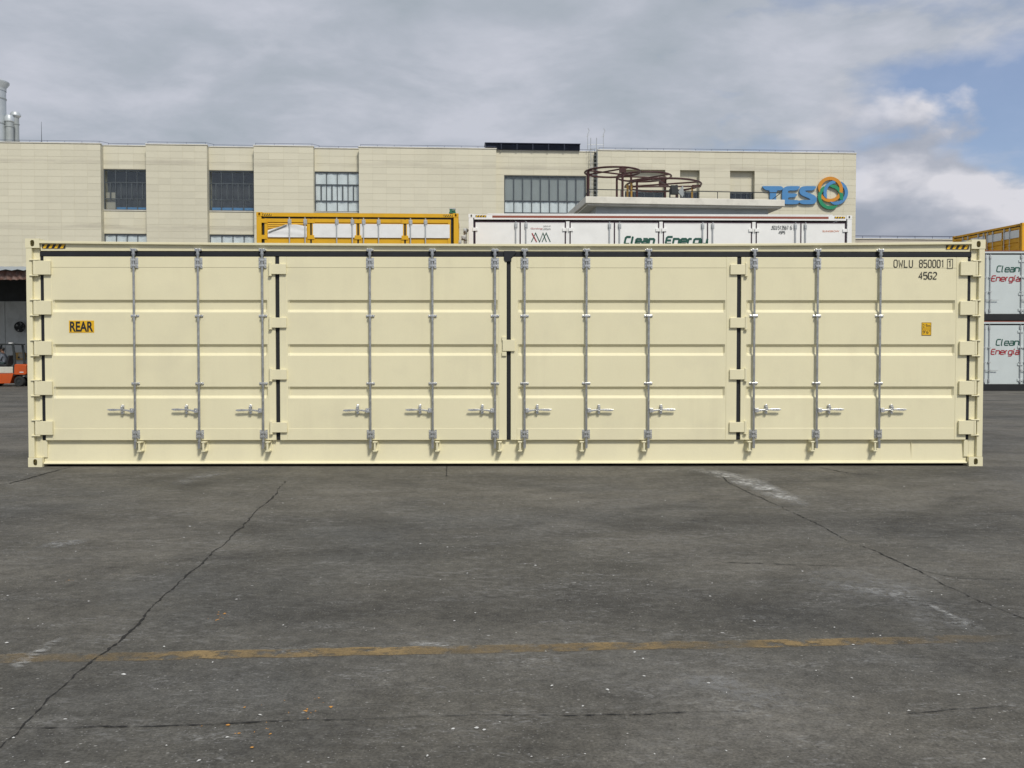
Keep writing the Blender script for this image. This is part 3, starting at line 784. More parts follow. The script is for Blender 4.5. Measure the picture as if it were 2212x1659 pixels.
# ================================================================== THE CREAM CONTAINER
CL, CH, CW = 12.192, 2.896, 2.438
con = thing('shipping_container', 'long cream side-opening shipping container with four ribbed doors on the asphalt', 'container', rz=R(0.5))
shell(con, CL, CH, CW, M['cream'], 'cream', M['underside'], front_posts=False, rails=False, roof_drop=0.06)
YD, YG, YS = 0.030, 0.050, 0.034      # door frame face, gasket face, door sheet face
Zdoor0, Zdoor1 = ZZ(950.5, YD), ZZ(555, YD)
Zgas1 = ZZ(543.8, YG); Zlip1 = ZZ(521.5, 0); Zlip0 = ZZ(526.5, 0)
GX = [-5.908, -2.926, 0.016, 2.958, 5.912]
GW = 0.052
for s in (-1, 1):
    mb = MB()
    mb.box(s * 6.092, s * 6.018, 0.004, 0.16, 0.118, CH - 0.118)
    mb.box(s * 6.018, s * 5.93, 0.048, 0.16, 0.118, CH - 0.118)
    mb.build('corner_post', M['cream'], con, bevel=0.006)
# top rail: projecting roof lip and a set-back face
prof = [(-0.012, Zlip1), (-0.012, Zlip0), (0.026, Zlip0 - 0.004), (0.030, Zgas1 + 0.003), (0.075, Zgas1 + 0.003), (0.14, Zgas1 + 0.01), (0.14, Zlip1)]
mb = MB(); n = len(prof); NX = 24
for i in range(NX + 1):
    x = -5.914 + 11.828 * i / NX
    sag = 0.032 * (1 - (x / 5.914) ** 2)
    mb.v += [(x, y, z - (sag if z > Zlip0 - 0.01 else 0)) for y, z in prof]
for i in range(NX):
    mb.f += [(i * n + k, (i + 1) * n + k, (i + 1) * n + (k + 1) % n, i * n + (k + 1) % n) for k in range(n)]
mb.f += [tuple(range(n)), tuple(NX * n + k for k in range(n - 1, -1, -1))]
mb.build('top_rail', M['cream'], con, bevel=0.003)
# bottom rail: sill under the doors, face leaning out towards a lip at the foot
Zb = 0.034
prof = [(0.085, Zdoor0 + 0.02), (0.062, 0.065), (0.030, 0.048), (0.028, Zb), (0.12, Zb), (0.16, Zdoor0 + 0.02)]
mb = MB(); n = len(prof)
for x in (-5.914, 5.914): mb.v += [(x, y, z) for y, z in prof]
mb.f = [(k, n + k, n + (k + 1) % n, (k + 1) % n) for k in range(n)] + [tuple(range(n)), tuple(range(2 * n - 1, n - 1, -1))]
mb.build('bottom_rail', M['cream'], con, bevel=0.004)
for s in (-1, 1):
    MB().box(s * 5.93, s * 5.872, 0.046, 0.13, 0.118, Zdoor0 - 0.004).build('rail_end_plate', M['cream'], con, bevel=0.004)
MB().box(5.20, 5.205, 0.064, 0.09, 0.10, Zdoor0 - 0.03).build('weld_seam', M['cream'], con)
MB().box(-5.90, 5.90, 0.13, CW - 0.12, 0.04, 0.16).build('floor_beam', M['underside'], con)  # near-black colour deepens the shade in the gap under the rail
# rubber gaskets
MB().box(GX[0] - GW / 2, GX[4] + GW / 2, YG - 0.012, 0.12, Zdoor1, Zgas1).build('door_gasket', M['rubber'], con, bevel=0.012, seg=3)
for i, g in enumerate(GX):
    MB().box(g - GW / 2, g + GW / 2, YG, 0.12, Zdoor0 + 0.002, Zdoor1 - 0.001).build('door_gasket', M['rubber'], con, bevel=0.010, seg=3)
MB().prism([(-0.045, Zgas1 + 0.008), (0.10, Zgas1 + 0.008), (0.115, Zgas1 - 0.012), (0.05, Zdoor1 - 0.02), (0.05, Zdoor1 - 0.06), (-0.03, Zdoor1 - 0.06), (-0.045, Zdoor1 - 0.03)], 0.018, 0.045).build('gasket_corner', M['rubber'], con, bevel=0.004)

# doors
REC = [(XX(114.4, 660) + 0.005, XX(577, 660)), (XX(621, 660), XX(1075, 660)), (XX(1118.6, 660), XX(1569, 660)), (XX(1614.5, 660), XX(2068, 660) + 0.01)]
RZ = [(ZZ(648, YS), ZZ(675, YS)), (ZZ(743.5, YS), ZZ(768.5, YS)), (ZZ(835, YS), ZZ(860.5, YS))]
ZS1, ZS0 = ZZ(578.5, YS), ZZ(925, YS)          # sheet top and foot inside the frame


def smooth_noise(seed):
    rnd = random.Random(seed); w = [(rnd.uniform(0.5, 2.4), rnd.uniform(0.5, 2.6), rnd.uniform(0, 6.3), rnd.uniform(0.4, 1.0)) for _ in range(6)]
    return lambda x, z: sum(a * math.sin(fx * x + p) * math.sin(fz * z + p * 1.7) for fx, fz, p, a in w) / 2.2


for k in range(4):
    x0, x1 = GX[k] + GW / 2, GX[k + 1] - GW / 2
    rx0, rx1 = REC[k]
    fx0, fx1 = rx0 - 0.012, rx1 + 0.012
    fr = MB()
    fr.box(x0, fx0, YD, 0.11, Zdoor0, Zdoor1).box(fx1, x1, YD, 0.11, Zdoor0, Zdoor1)
    fr.box(fx0 + 1e-4, fx1 - 1e-4, YD + .0006, 0.11, ZS1, Zdoor1 - .0004).box(fx0 + 1e-4, fx1 - 1e-4, YD + .0006, 0.11, Zdoor0 + .0004, ZS0)
    door = fr.build('door', M['cream'], con, bevel=0.004)
    # pressed sheet
    f = smooth_noise(40 + k)
    def axis(a, b, marks, step):
        q = sorted([a, b] + marks); out = []
        for u, v in zip(q, q[1:]):
            n = max(1, int((v - u) / step)); out += [u + (v - u) * i / n for i in range(n)]
        return out + [b]
    xs = axis(fx0, fx1, [rx0, rx0 + 0.022, rx1 - 0.022, rx1], 0.09)
    zm = []
    for zt, zb in RZ: zm += [zb, zb + 0.036, zt - 0.032, zt]
    zs = axis(ZS0, ZS1, zm, 0.07)
    def prof1(v, a, b, sa, sb):
        if v <= a or v >= b: return 0.0
        return min(1.0, (v - a) / sa, (b - v) / sb)
    mb = MB(); nx = len(xs)
    for z in zs:
        for x in xs:
            d = 0
            for zt, zb in RZ: d = max(d, min(prof1(z, zb, zt, 0.036, 0.032), prof1(x, rx0, rx1, 0.022, 0.022)))
            e = min(1, min(x - fx0, fx1 - x, z - ZS0, ZS1 - z) / 0.25)
            mb.v.append((x, YS + 0.030 * d + 0.0075 * f(x, z) * e, z))
    mb.f = [(j * nx + i, j * nx + i + 1, (j + 1) * nx + i + 1, (j + 1) * nx + i) for j in range(len(zs) - 1) for i in range(nx - 1)]
    pan = mb.build('door_panel', M['cream'], door, smooth=18)

# locking bars
BX = [-4.722, -3.912, -3.102, -1.742, -0.951, -0.158, 0.218, 1.004, 1.796, 3.140, 3.946, 4.746]
YR = -0.002
Zb_top, Zb_bot = ZZ(543, YR), ZZ(968.5, YR)
zt0, zt1 = ZZ(580, YD), ZZ(557, YD)
zc0, zc1 = ZZ(947, YD), ZZ(928, YD)
zg = (ZZ(682.5, YD), ZZ(828, YD))
zh = ZZ(885, YD)


def lock_bar(side):
    """side +1: handle and lever to the right (right half), -1: to the left"""
    rod = MB().cyl((0, YR, Zb_bot + 0.10), (0, YR, Zb_top - 0.06), 0.0150, 14)
    rod.cyl((0, YR, Zb_top - 0.06), (0, YR, Zb_top + 0.005), 0.021, 12).cyl((0, YR, Zb_bot + 0.10), (0, YR, Zb_bot + 0.015), 0.019, 12)
    rod.box(-0.013, 0.013, YR - 0.022, YR + 0.05, Zb_bot, Zb_bot + 0.075).box(-0.014, 0.014, YR - 0.018, YR + 0.03, Zb_top - 0.02, Zb_top + 0.025)
    rod.cyl((0, YR, Zb_top - 0.045), (0, YR, Zb_top - 0.03), 0.027, 12).cyl((0, YR, Zb_bot + 0.085), (0, YR, Zb_bot + 0.097), 0.025, 12)
    root = rod.build('locking_bar', M['galv'], con, smooth=40)
    for za, zb in ((zt0, zt1), (zc0, zc1)):
        b = MB()
        b.box(-0.050, -0.026, YD - 0.010, YD, za, zb).box(0.026, 0.050, YD - 0.010, YD, za, zb)
        b.box(-0.027, -0.0195, YR - 0.004, YD, za + 0.004, zb - 0.004).box(0.0195, 0.027, YR - 0.004, YD, za + 0.004, zb - 0.004)
        b.box(-0.026, 0.026, YR - 0.024, YR - 0.016, za + 0.018, za + 0.045).box(-0.026, 0.026, YR - 0.024, YR - 0.016, zb - 0.045, zb - 0.018)
        for z in (za + 0.03, (za + zb) / 2, zb - 0.03):
            for sx in (-1, 1): b.cyl((sx * 0.038, YD - 0.009, z), (sx * 0.038, YD - 0.020, z), 0.007, 8)
        b.build('bar_bracket', M['zinc'], root, bevel=0.002, seg=1)
    for z in zg:
        b = MB().box(-0.054, 0.054, YD - 0.006, YD, z - 0.015, z + 0.015).box(-0.025, 0.025, YR - 0.023, YD - 0.005, z - 0.013, z + 0.013)
        for sx in (-1, 1): b.cyl((sx * 0.040, YD - 0.005, z), (sx * 0.040, YD - 0.017, z), 0.008, 8)
        b.build('bar_guide', M['zinc'], root, bevel=0.003)
    # handle: hub on the rod, a neck, and a flattened grip
    s = side; y = YR - 0.012
    h = MB().box(s * 0.012, s * 0.058, YR - 0.030, YR + 0.012, zh - 0.034, zh + 0.022)
    h.cyl((s * 0.04, YR - 0.036, zh - 0.006), (s * 0.04, YR + 0.016, zh - 0.006), 0.008, 8)
    pts = [(0.05, -0.013, 0.014), (0.10, -0.004, 0.011), (0.155, 0.003, 0.009), (0.20, 0.004, 0.010), (0.25, 0.004, 0.014), (0.31, 0.003, 0.014), (0.345, 0.006, 0.007)]
    mbv = []
    for dx_, dz_, r_ in pts: mbv += [(s * dx_, y - 0.007, zh + dz_ - r_), (s * dx_, y - 0.007, zh + dz_ + r_), (s * dx_, y + 0.007, zh + dz_ + r_), (s * dx_, y + 0.007, zh + dz_ - r_)]
    fs = [(4 * i + k, 4 * i + (k + 1) % 4, 4 * i + 4 + (k + 1) % 4, 4 * i + 4 + k) for i in range(len(pts) - 1) for k in range(4)] + [(0, 1, 2, 3), tuple(4 * (len(pts) - 1) + k for k in (3, 2, 1, 0))]
    h.add(mbv, fs)
    h.build('handle', M['zinc'], root, bevel=0.0025)
    c = MB().box(s * 0.145, s * 0.180, YD - 0.008, YD, zh - 0.052, zh + 0.062)
    c.box(s * 0.147, s * 0.178, y - 0.014, y - 0.009, zh + 0.002, zh + 0.040).box(s * 0.147, s * 0.178, y - 0.014, YD, zh + 0.036, zh + 0.043)
    c.box(s * 0.147, s * 0.178, y - 0.016, YD, zh - 0.020, zh - 0.013)
    c.cyl((s * 0.162, YD - 0.004, zh - 0.040), (s * 0.162, YD - 0.035, zh - 0.040), 0.015, 12)
    c.torus((s * 0.162, YD - 0.03, zh + 0.052), 0.014, 0.004, 'Y', 14, 6)
    c.build('handle_catch', M['zinc'], root, bevel=0.002, seg=1)
    # upper keeper, on the top rail
    u = MB().box(-0.032, -0.020, -0.022, 0.03, Zb_top - 0.004, Zb_top + 0.034).box(0.020, 0.032, -0.022, 0.03, Zb_top - 0.004, Zb_top + 0.034)
    u.box(-0.046, 0.046, 0.012, 0.030, Zb_top + 0.008, Zb_top + 0.026).cyl((-0.04, -0.012, Zb_top + 0.028), (0.04, -0.012, Zb_top + 0.022), 0.007, 8)
    u.build('upper_keeper', M['zinc'], root, bevel=0.003)
    # lower keeper: an I-shaped cream bracket standing off the sill
    q = -s; kx = q * 0.058; k0, k1 = ZZ(975.5, -0.03), ZZ(953.5, -0.03)
    k_ = MB().box(kx - 0.034, kx + 0.034, 0.060, 0.088, k0 + 0.004, k1 - 0.004)
    k_.add([(kx - 0.034, 0.075, k1 - 0.016), (kx + 0.034, 0.075, k1 - 0.016), (kx + 0.024, -0.045, k1 - 0.016), (kx - 0.024, -0.045, k1 - 0.016), (kx - 0.034, 0.075, k1), (kx + 0.034, 0.075, k1), (kx + 0.024, -0.045, k1), (kx - 0.024, -0.045, k1)],
           [(0, 1, 2, 3), (7, 6, 5, 4), (0, 4, 5, 1), (1, 5, 6, 2), (2, 6, 7, 3), (3, 7, 4, 0)])
    k_.add([(kx - 0.034, 0.075, k0), (kx + 0.034, 0.075, k0), (kx + 0.024, -0.045, k0), (kx - 0.024, -0.045, k0), (kx - 0.034, 0.075, k0 + 0.016), (kx + 0.034, 0.075, k0 + 0.016), (kx + 0.024, -0.045, k0 + 0.016), (kx - 0.024, -0.045, k0 + 0.016)],
           [(0, 1, 2, 3), (7, 6, 5, 4), (0, 4, 5, 1), (1, 5, 6, 2), (2, 6, 7, 3), (3, 7, 4, 0)])
    k_.box(kx - 0.011, kx + 0.011, -0.040, -0.015, k0 + 0.017, k1 - 0.017)
    k_.build('lower_keeper', M['cream'], root, bevel=0.003)
    return root


barL, barR = lock_bar(-1), lock_bar(1)
barL.location.x = BX[0] * 1.002; barR.location.x = BX[6] * 1.002
for i, x in enumerate(BX):
    x *= 1.002
    if i in (0, 6): continue
    dup_tree(barL if i < 6 else barR, con, (x, 0, 0))

rh = random.Random(12)
for b_ in [o for o in con.children if o.name.startswith('locking_bar')]:
    for c_ in b_.children:
        if c_.name.startswith('handle') and not c_.name.startswith('handle_catch'):
            a_ = R(rh.uniform(-2.2, 2.2)); pv = Vector(((-.04 if b_.location.x < 0 else .04), 0, zh))
            c_.rotation_euler = (0, a_, 0); c_.location = pv - Matrix.Rotation(a_, 3, 'Y') @ pv

# outer hinges: lugs welded to the post, knuckle, pin and a strap onto the door
hz = [ZZ(y, 0.0) for y in (579, 665, 752, 838, 924)]
outer = {}
for s in (-1, 1):
    mb = MB()
    for d in (-0.098, 0.098): mb.box(s * 6.045, s * 5.935, -0.012, 0.05, d - 0.007, d + 0.007)
    mb.cyl((s * 5.985, 0.008, -0.105), (s * 5.985, 0.008, 0.105), 0.013, 10).cyl((s * 5.985, 0.008, -0.086), (s * 5.985, 0.008, 0.086), 0.021, 12)
    mb.box(s * 5.985, s * 5.780, -0.006, 0.012, -0.088, 0.088)
    mb.box(s * 5.865, s * 5.782, 0.010, 0.030, -0.086, 0.086)
    o = mb.build('door_hinge', M['cream'], con, (0, 0, hz[0]), bevel=0.004)
    for z in hz[1:]: dup(o, con, (0, 0, z))
hz2 = [ZZ(y, 0.0) for y in (581.5, 697, 809, 923)]
for s, gx in ((-1, GX[1]), (1, GX[3])):
    xb, xe = gx + s * 0.085, gx - s * 0.118
    mb = MB().cyl((xb, 0.008, -0.078), (xb, 0.008, 0.078), 0.019, 12)
    mb.box(xb, xe, 0.000, 0.014, -0.064, 0.064).box(xb - 0.012, xb + 0.012, 0.008, 0.03, -0.060, 0.060).box(gx - s * 0.04, xe, 0.012, 0.030, -0.062, 0.062)
    mb.cyl((xb, 0.008, -0.088), (xb, 0.008, -0.078), 0.024, 12)
    o = mb.build('door_hinge', M['cream'], con, (0, 0, hz2[0]), bevel=0.003)
    for z in hz2[1:]: dup(o, con, (0, 0, z))
# the plate that ties the two middle doors
z0, z1 = ZZ(758.5), ZZ(734)
MB().box(-0.062, 0.096, 0.004, 0.018, z0, z1).box(0.05, 0.094, 0.016, 0.030, z0 + .002, z1 - .002).build('centre_latch', M['cream'], con, bevel=0.003)
for a, b in ((727.5, 735.5), (760, 769)):
    MB().box(-0.070, -0.012, 0.008, 0.030, ZZ(b), ZZ(a)).build('latch_tab', M['cream'], con, bevel=0.003)

# lettering and stickers
ys = YS - 0.006
st = MB().box(XX(150.5, 705), XX(204.5, 705), ys + 0.002, ys + 0.006, ZZ(718.5), ZZ(692.5)).build('rear_sticker', M['stickery'], con)
text_obj('lettering', 'REAR', M['ink'], st, XX(152.5, 705), ys, ZZ(716.5), XX(202.5, 705) - XX(152.5, 705), ZZ(694.5) - ZZ(716.5), offset=0.03)
zt, zb = ZZ(560.5), ZZ(576)
lt = M['inkgrey']
yl = YD - 0.003
wdt = {'1': 0.75, 'W': 1.1}
strokes('OWLU', XX(1936, 568), zb, 0.042, zt - zb, 0.022, 0.011, yl, widths=wdt).build('serial_lettering', lt, con)
strokes('850001', XX(1991.5, 568), zb, 0.038, zt - zb, 0.019, 0.011, yl, widths=wdt).build('serial_lettering', lt, con)
strokes('1', XX(2055, 568), zb + 0.008, 0.036, zt - zb - 0.016, 0.02, 0.011, yl).build('serial_lettering', lt, con)
mbx = MB(); ribbon(mbx, [(XX(2052.5, 568), zb - 0.014), (XX(2064, 568), zb - 0.014), (XX(2064, 568), zt + 0.012), (XX(2052.5, 568), zt + 0.012)], 0.007, yl, True); mbx.build('serial_lettering', lt, con)
zt, zb = ZZ(587), ZZ(601.5)
strokes('45G2', XX(1990.5, 594), zb, 0.043, zt - zb, 0.018, 0.011, yl - 0.001).build('serial_lettering', lt, con)
x0, x1, z0, z1 = XX(1996.5, 710), XX(2017.5, 710), ZZ(724.5), ZZ(696)
hs = MB().box(x0, x1, ys + 0.002, ys + 0.006, z0, z1).build('height_sticker', M['stickery'], con)
mbx = MB(); ribbon(mbx, [(x0 + 0.004, z0 + 0.004), (x1 - 0.004, z0 + 0.004), (x1 - 0.004, z1 - 0.004), (x0 + 0.004, z1 - 0.004)], 0.005, ys + 0.001, True)
ribbon(mbx, [(x0 + 0.005, (z0 + z1) / 2), (x1 - 0.005, (z0 + z1) / 2)], 0.005, ys + 0.0005); mbx.build('sticker_border', M['ink'], hs)
text_obj('lettering', '2.9m', M['ink'], hs, x0 + 0.014, ys, (z0 + z1) / 2 + 0.018, x1 - x0 - 0.028, 0.045)
text_obj('lettering', "9'6\"", M['ink'], hs, x0 + 0.014, ys, z0 + 0.022, x1 - x0 - 0.028, 0.045)
hazard(con, -5.892, -5.60, Zlip0 - 0.062, Zlip0 - 0.010, 0.024, 4)
hazard(con, 5.60, 5.892, Zlip0 - 0.062, Zlip0 - 0.010, 0.024, 4)


# ================================================================== THE CONTAINERS BEHIND
def dunnage(root, L, W):
    for sx in (-1, 1):
        for y in (0.1, W - 0.1):
            MB().box(sx * (L / 2 - 0.35), sx * (L / 2 - 0.02), y - 0.09, y + 0.09, -0.06, -0.001).build('dunnage_block', M['timber'], root)


def side_rods(root, xs, z0, z1, m, yf=0.03):
    a = None
    for x in xs:
        if a is None:
            mb = MB().cyl((0, yf - 0.04, z0 + .05), (0, yf - 0.04, z1 + 0.03), 0.019, 8)
            a = mb.build('locking_bar', m, root, (x, 0, 0), smooth=40)
            for z in (z0 + 0.14, z1 - 0.10):
                MB().box(-0.055, 0.055, yf - 0.012, yf, z - 0.08, z + 0.08).box(-0.028, 0.028, yf - 0.066, yf - 0.01, z - 0.06, z + 0.06).build('bar_bracket', m, a, bevel=0.004)
            for z in (z0 + 0.9, z0 + 1.5):
                MB().box(-0.055, 0.055, yf - 0.066, yf, z - 0.018, z + 0.018).build('bar_guide', m, a)
            MB().box(0.02, 0.34, yf - 0.075, yf - 0.055, z0 + 0.55, z0 + 0.575).box(0.0, 0.05, yf - 0.08, yf - 0.02, z0 + 0.53, z0 + 0.60).build('handle', m, a)
        else:
            dup_tree(a, root, (x, 0, 0))


YH = 2.84


def yellow_container(name, label, loc, rz, m, plain=False):
    L, H, W = 6.058, YH, 2.438
    t = thing(name, label, 'container', loc, rz)
    shell(t, L, H, W, m, m.name, M['underside'], top_rail=(0.13, 0.015))
    if plain:
        dunnage(t, L, W)
    z0, z1 = 0.22, H - 0.185
    MB().box(-L / 2 + .16, L / 2 - .16, 0.05, 0.10, z1 + 0.005, z1 + 0.045).build('door_gasket', M['black'], t, bevel=0.008)
    e = L / 2 - 0.21; w = 2 * e / 4; gx = [-e + i * w for i in range(5)]
    for g in gx: MB().box(g - 0.024, g + 0.024, 0.055, 0.10, z0, z1).build('door_gasket', M['black'], t)
    for k in range(4):
        x0, x1 = gx[k] + 0.026, gx[k + 1] - 0.026
        fr = MB().box(x0, x0 + 0.09, 0.03, 0.09, z0, z1).box(x1 - 0.09, x1, 0.03, 0.09, z0, z1)
        fr.box(x0 + 0.0901, x1 - 0.0901, 0.0305, 0.09, z1 - 0.11, z1 - 0.0005).box(x0 + 0.0901, x1 - 0.0901, 0.0305, 0.09, z0 + .0005, z0 + 0.14)
        d = fr.build('door', m, t, bevel=0.005)
        sh = MB(); zs = [(z0 + .14, .06), (0.62, .06), (0.66, .10), (0.84, .10), (0.88, .06), (1.18, .06), (1.22, .10), (1.40, .10), (1.44, .06), (H - 1.24, .06), (H - 1.20, .10), (H - 1.02, .10), (H - 0.98, .06), (H - 0.90, .06), (H - 0.86, .06), (z1 - .11, .06)]
        for z, y in zs: sh.v += [(x0 + .088, y, z), (x1 - .088, y, z)]
        sh.f = [(2 * i, 2 * i + 1, 2 * i + 3, 2 * i + 2) for i in range(len(zs) - 1)]
        sh.build('door_panel', m, d)
        for zz in (z1 - 0.13, z1 - 0.19, z1 - 0.25):   # louvre slats over the vent
            MB().add([(x0 + .10, .058, zz), (x1 - .10, .058, zz), (x1 - .10, .035, zz - .045), (x0 + .10, .035, zz - .045)], [(0, 1, 2, 3)]).build('slat', m, d)
        # white film taped over the opening
        fz1, fz0 = z1 - 0.15, z1 - 0.56
        if k == 0 and not plain:
            f = MB(); N_ = 14; pts = []
            for i in range(N_ + 1):
                u = i / N_; x = x0 + 0.10 + (x1 - x0 - 0.2) * u
                ztop = fz1 - 0.20 + 0.17 * min(1, u / 0.5) - 0.05 * max(0, u - 0.75) * 4
                pts.append((x, ztop))
            for i, (x, zt_) in enumerate(pts):
                for j in range(7):
                    z = fz0 + (zt_ - fz0) * j / 6
                    f.v.append((x, 0.022 - 0.012 * math.sin(j * 1.9 + i * .35) * (0.4 + 0.6 * j / 6), z))
            f.f = [(i * 7 + j, (i + 1) * 7 + j, (i + 1) * 7 + j + 1, i * 7 + j + 1) for i in range(N_) for j in range(6)]
            f.build('loose_film', M['film'], t, smooth=60)
            MB().tube([(x0 + 0.13, 0.012, fz1 - 0.26), (x0 + 0.34, 0.004, fz1 - 0.18), (x0 + 0.66, 0.008, fz1 - 0.04)], 0.022, 8).build('film_roll', M['greyfilm'], t)
        else:
            f = MB(); nx, nz = 12, 5; rnd = random.Random(k + 3)
            for j in range(nz + 1):
                for i in range(nx + 1):
                    f.v.append((x0 + 0.035 + (x1 - x0 - 0.07) * i / nx, 0.020 + rnd.uniform(-1, 1) * 0.004 * (0 < i < nx) * (0 < j < nz), fz0 + (fz1 - fz0) * j / nz))
            f.f = [(j * (nx + 1) + i, j * (nx + 1) + i + 1, (j + 1) * (nx + 1) + i + 1, (j + 1) * (nx + 1) + i) for j in range(nz) for i in range(nx)]
            f.build('white_film', M['film'], d, smooth=60)
        for q in (0.30, 1.2, 2.1, z1 - 0.07):
            MB().box(gx[k] - 0.10, gx[k] + 0.10, 0.008, 0.03, q - 0.06, q + 0.06).build('door_hinge', m, t)
    xs = [gx[0] + w * .55, gx[0] + w * .88, gx[1] + w * .55, gx[1] + w * .88, gx[2] + w * .12, gx[2] + w * .44, gx[3] + w * .12, gx[3] + w * .44]
    side_rods(t, xs, z0, z1, M['greygear'], 0.03)
    hazard(t, -L / 2 + .19, -L / 2 + .45, H - .105, H - .045, 0.010, 4)
    hazard(t, L / 2 - .45, L / 2 - .19, H - .105, H - .045, 0.010, 4)
    return t


yl0 = at(555, 462, CAM.y + 29.3); yr0 = at(988, 466, CAM.y + 29.65)
ya = 0.045
yc = ((yl0.x + yr0.x) / 2, CAM.y + 29.5, 0)
yellow_container('shipping_container', 'lower yellow container standing under the one with white film, behind the cream container', (yc[0], yc[1], 0.06), ya, M['yellow'], plain=True)
yt = yellow_container('shipping_container', 'small yellow container with white film over its vents, above the cream container roof', (yc[0], yc[1], 0.06 + YH + .001), ya, M['yellow'])
g = thing('container_corner_block', 'small green block on the corner of the yellow filmed container', 'corner block', (yc[0] + 2.94 * math.cos(ya) - .1, yc[1] + 2.94 * math.sin(ya) + .08, 0.06 + YH * 2 + .002))
mb = MB().box(-0.10, 0.10, -0.08, 0.08, 0.0, 0.045).box(-0.085, 0.085, -0.07, 0.07, 0.045, 0.13); mb.build('block', M['green'], g, bevel=0.006)
MB().box(-0.095, 0.095, -0.078, 0.078, 0.13, 0.155).cyl((0, -0.1, 0.09), (0.09, -0.13, 0.10), 0.012, 8).build('pale_cap', M['greygear'], g, bevel=0.004)


def white_container(name, label, loc, rz, gear=False, front=None, blackbase=False, letter=None, hung=None):
    L, H, W = 12.192, 2.896, 2.438
    t = thing(name, label, 'container', loc, rz)
    shell(t, L, H, W, M['white'], 'white', M['underside'], bottom_mat=M['black'] if blackbase else None, top_rail=(0.17, 0.015), bot_rail=(0.30 if blackbase else .17, 0.02))
    z0, z1 = (0.32 if blackbase else 0.19), H - 0.26
    MB().box(-L / 2 + 0.75, L / 2 - 0.75, 0.0118, 0.0148, H - 0.115, H - 0.045).build('top_strip', M['rustbrown'], t)
    MB().box(-L / 2 + 0.60, L / 2 - 0.62, 0.0125, 0.10, H - 0.014, H + 0.02).build('roof_lip', M['white'], t)
    # four pairs of doors
    e = L / 2 - 0.17; w = 2 * e / 4
    for k in range(4):
        a, b = -e + k * w, -e + (k + 1) * w
        ia, ib = a + (0.03 if k == 0 else 0.075), b - (0.03 if k == 3 else 0.075); mid = (ia + ib) / 2
        MB().box(ia, ib, 0.05, 0.09, z1, z1 + 0.035).build('door_gasket', M['plum'], t)
        for x in (ia, mid, ib): MB().box(x - 0.021, x + 0.021, 0.05, 0.09, z0, z1 - .001).build('door_gasket', M['plum'], t)
        for u, v in ((ia + 0.022, mid - 0.022), (mid + 0.022, ib - 0.022)):
            f = smooth_noise(int(u * 10) + 77); mb = MB(); nx, nz = 10, 12
            for j in range(nz + 1):
                for i in range(nx + 1):
                    mb.v.append((u + (v - u) * i / nx, 0.036 + 0.003 * f(i * .25, j * .2), z0 + (z1 - z0) * j / nz))
            mb.f = [(j * (nx + 1) + i, j * (nx + 1) + i + 1, (j + 1) * (nx + 1) + i + 1, (j + 1) * (nx + 1) + i) for j in range(nz) for i in range(nx)]
            d = mb.build('door', M['white'], t, smooth=50)
            MB().box(u, u + 0.012, 0.03, 0.08, z0, z1).box(v - 0.012, v, 0.03, 0.08, z0, z1).box(u + .0121, v - .0121, 0.0305, 0.08, z1 - 0.012, z1).build('door_edge', M['white'], d)
        for q in (z1 - 0.22, z0 + 1.5, z0 + 0.8, z0 + 0.2):
            for x, s in ((a, 1), (b, -1)):
                if (k == 0 and s == 1) or (k == 3 and s == -1): xx0, xx1 = x - 0.05 * s, x + 0.12 * s
                else: xx0, xx1 = x + 0.015 * s, x + 0.17 * s
                MB().box(xx0, xx1, 0.0, 0.03, q - 0.05, q + 0.05).cyl(((xx0 + 0.02 * s), 0.0, q - 0.06), ((xx0 + 0.02 * s), 0.0, q + 0.06), 0.02, 8).build('door_hinge', M['white'], t, bevel=0.012, seg=3)
        if k < 3: MB().box(b - 0.054, b + 0.054, 0.034, 0.09, z0, z1 + .04).build('door_post', M['white'], t)
    rods = []
    for k in range(4):
        mid = -e + (k + .5) * w
        rods += [mid - 0.16, mid + 0.16]
    side_rods(t, rods, z0, z1, M['greygear'], 0.034)
    hazard(t, -L / 2 + .22, -L / 2 + .56, H - .10, H - .04, 0.010, 4)
    hazard(t, L / 2 - .56, L / 2 - .22, H - .10, H - .04, 0.010, 4)
    return t


wa = 0.026
wl_, wr_ = at(1014, 462, CAM.y + 30.85), at(1839, 466, CAM.y + 31.15)
wc = ((wl_.x + wr_.x) / 2, CAM.y + 31.0)
lowW = white_container('shipping_container', 'lower white container standing under the lettered one, behind the cream container', (wc[0], wc[1], 0.075), wa)
dunnage(lowW, 12.192, 2.438)
wt = white_container('shipping_container', 'long white container lettered Clean Energy in green, above the cream container roof', (wc[0], wc[1], 0.075 + 2.93), wa)


def wloc(px, py):
    """picture point -> local x, z on the upper white container's face"""
    d = ray(px, py); n = Vector((-math.sin(wa), math.cos(wa), 0)); o = Vector((wc[0], wc[1], 0.075 + 2.93))
    tt = (o - CAM).dot(n) / d.dot(n); p = CAM + d * tt - o
    return p.dot(Vector((math.cos(wa), math.sin(wa), 0))), p.z


def P7(x, y): return ((1160 + x / 3.456) / 1.1718, (340 + y / 3.456) / 1.1718)
def P8(x, y): return ((1740 + x / 2.596) / 1.1718, (340 + y / 2.596) / 1.1718)


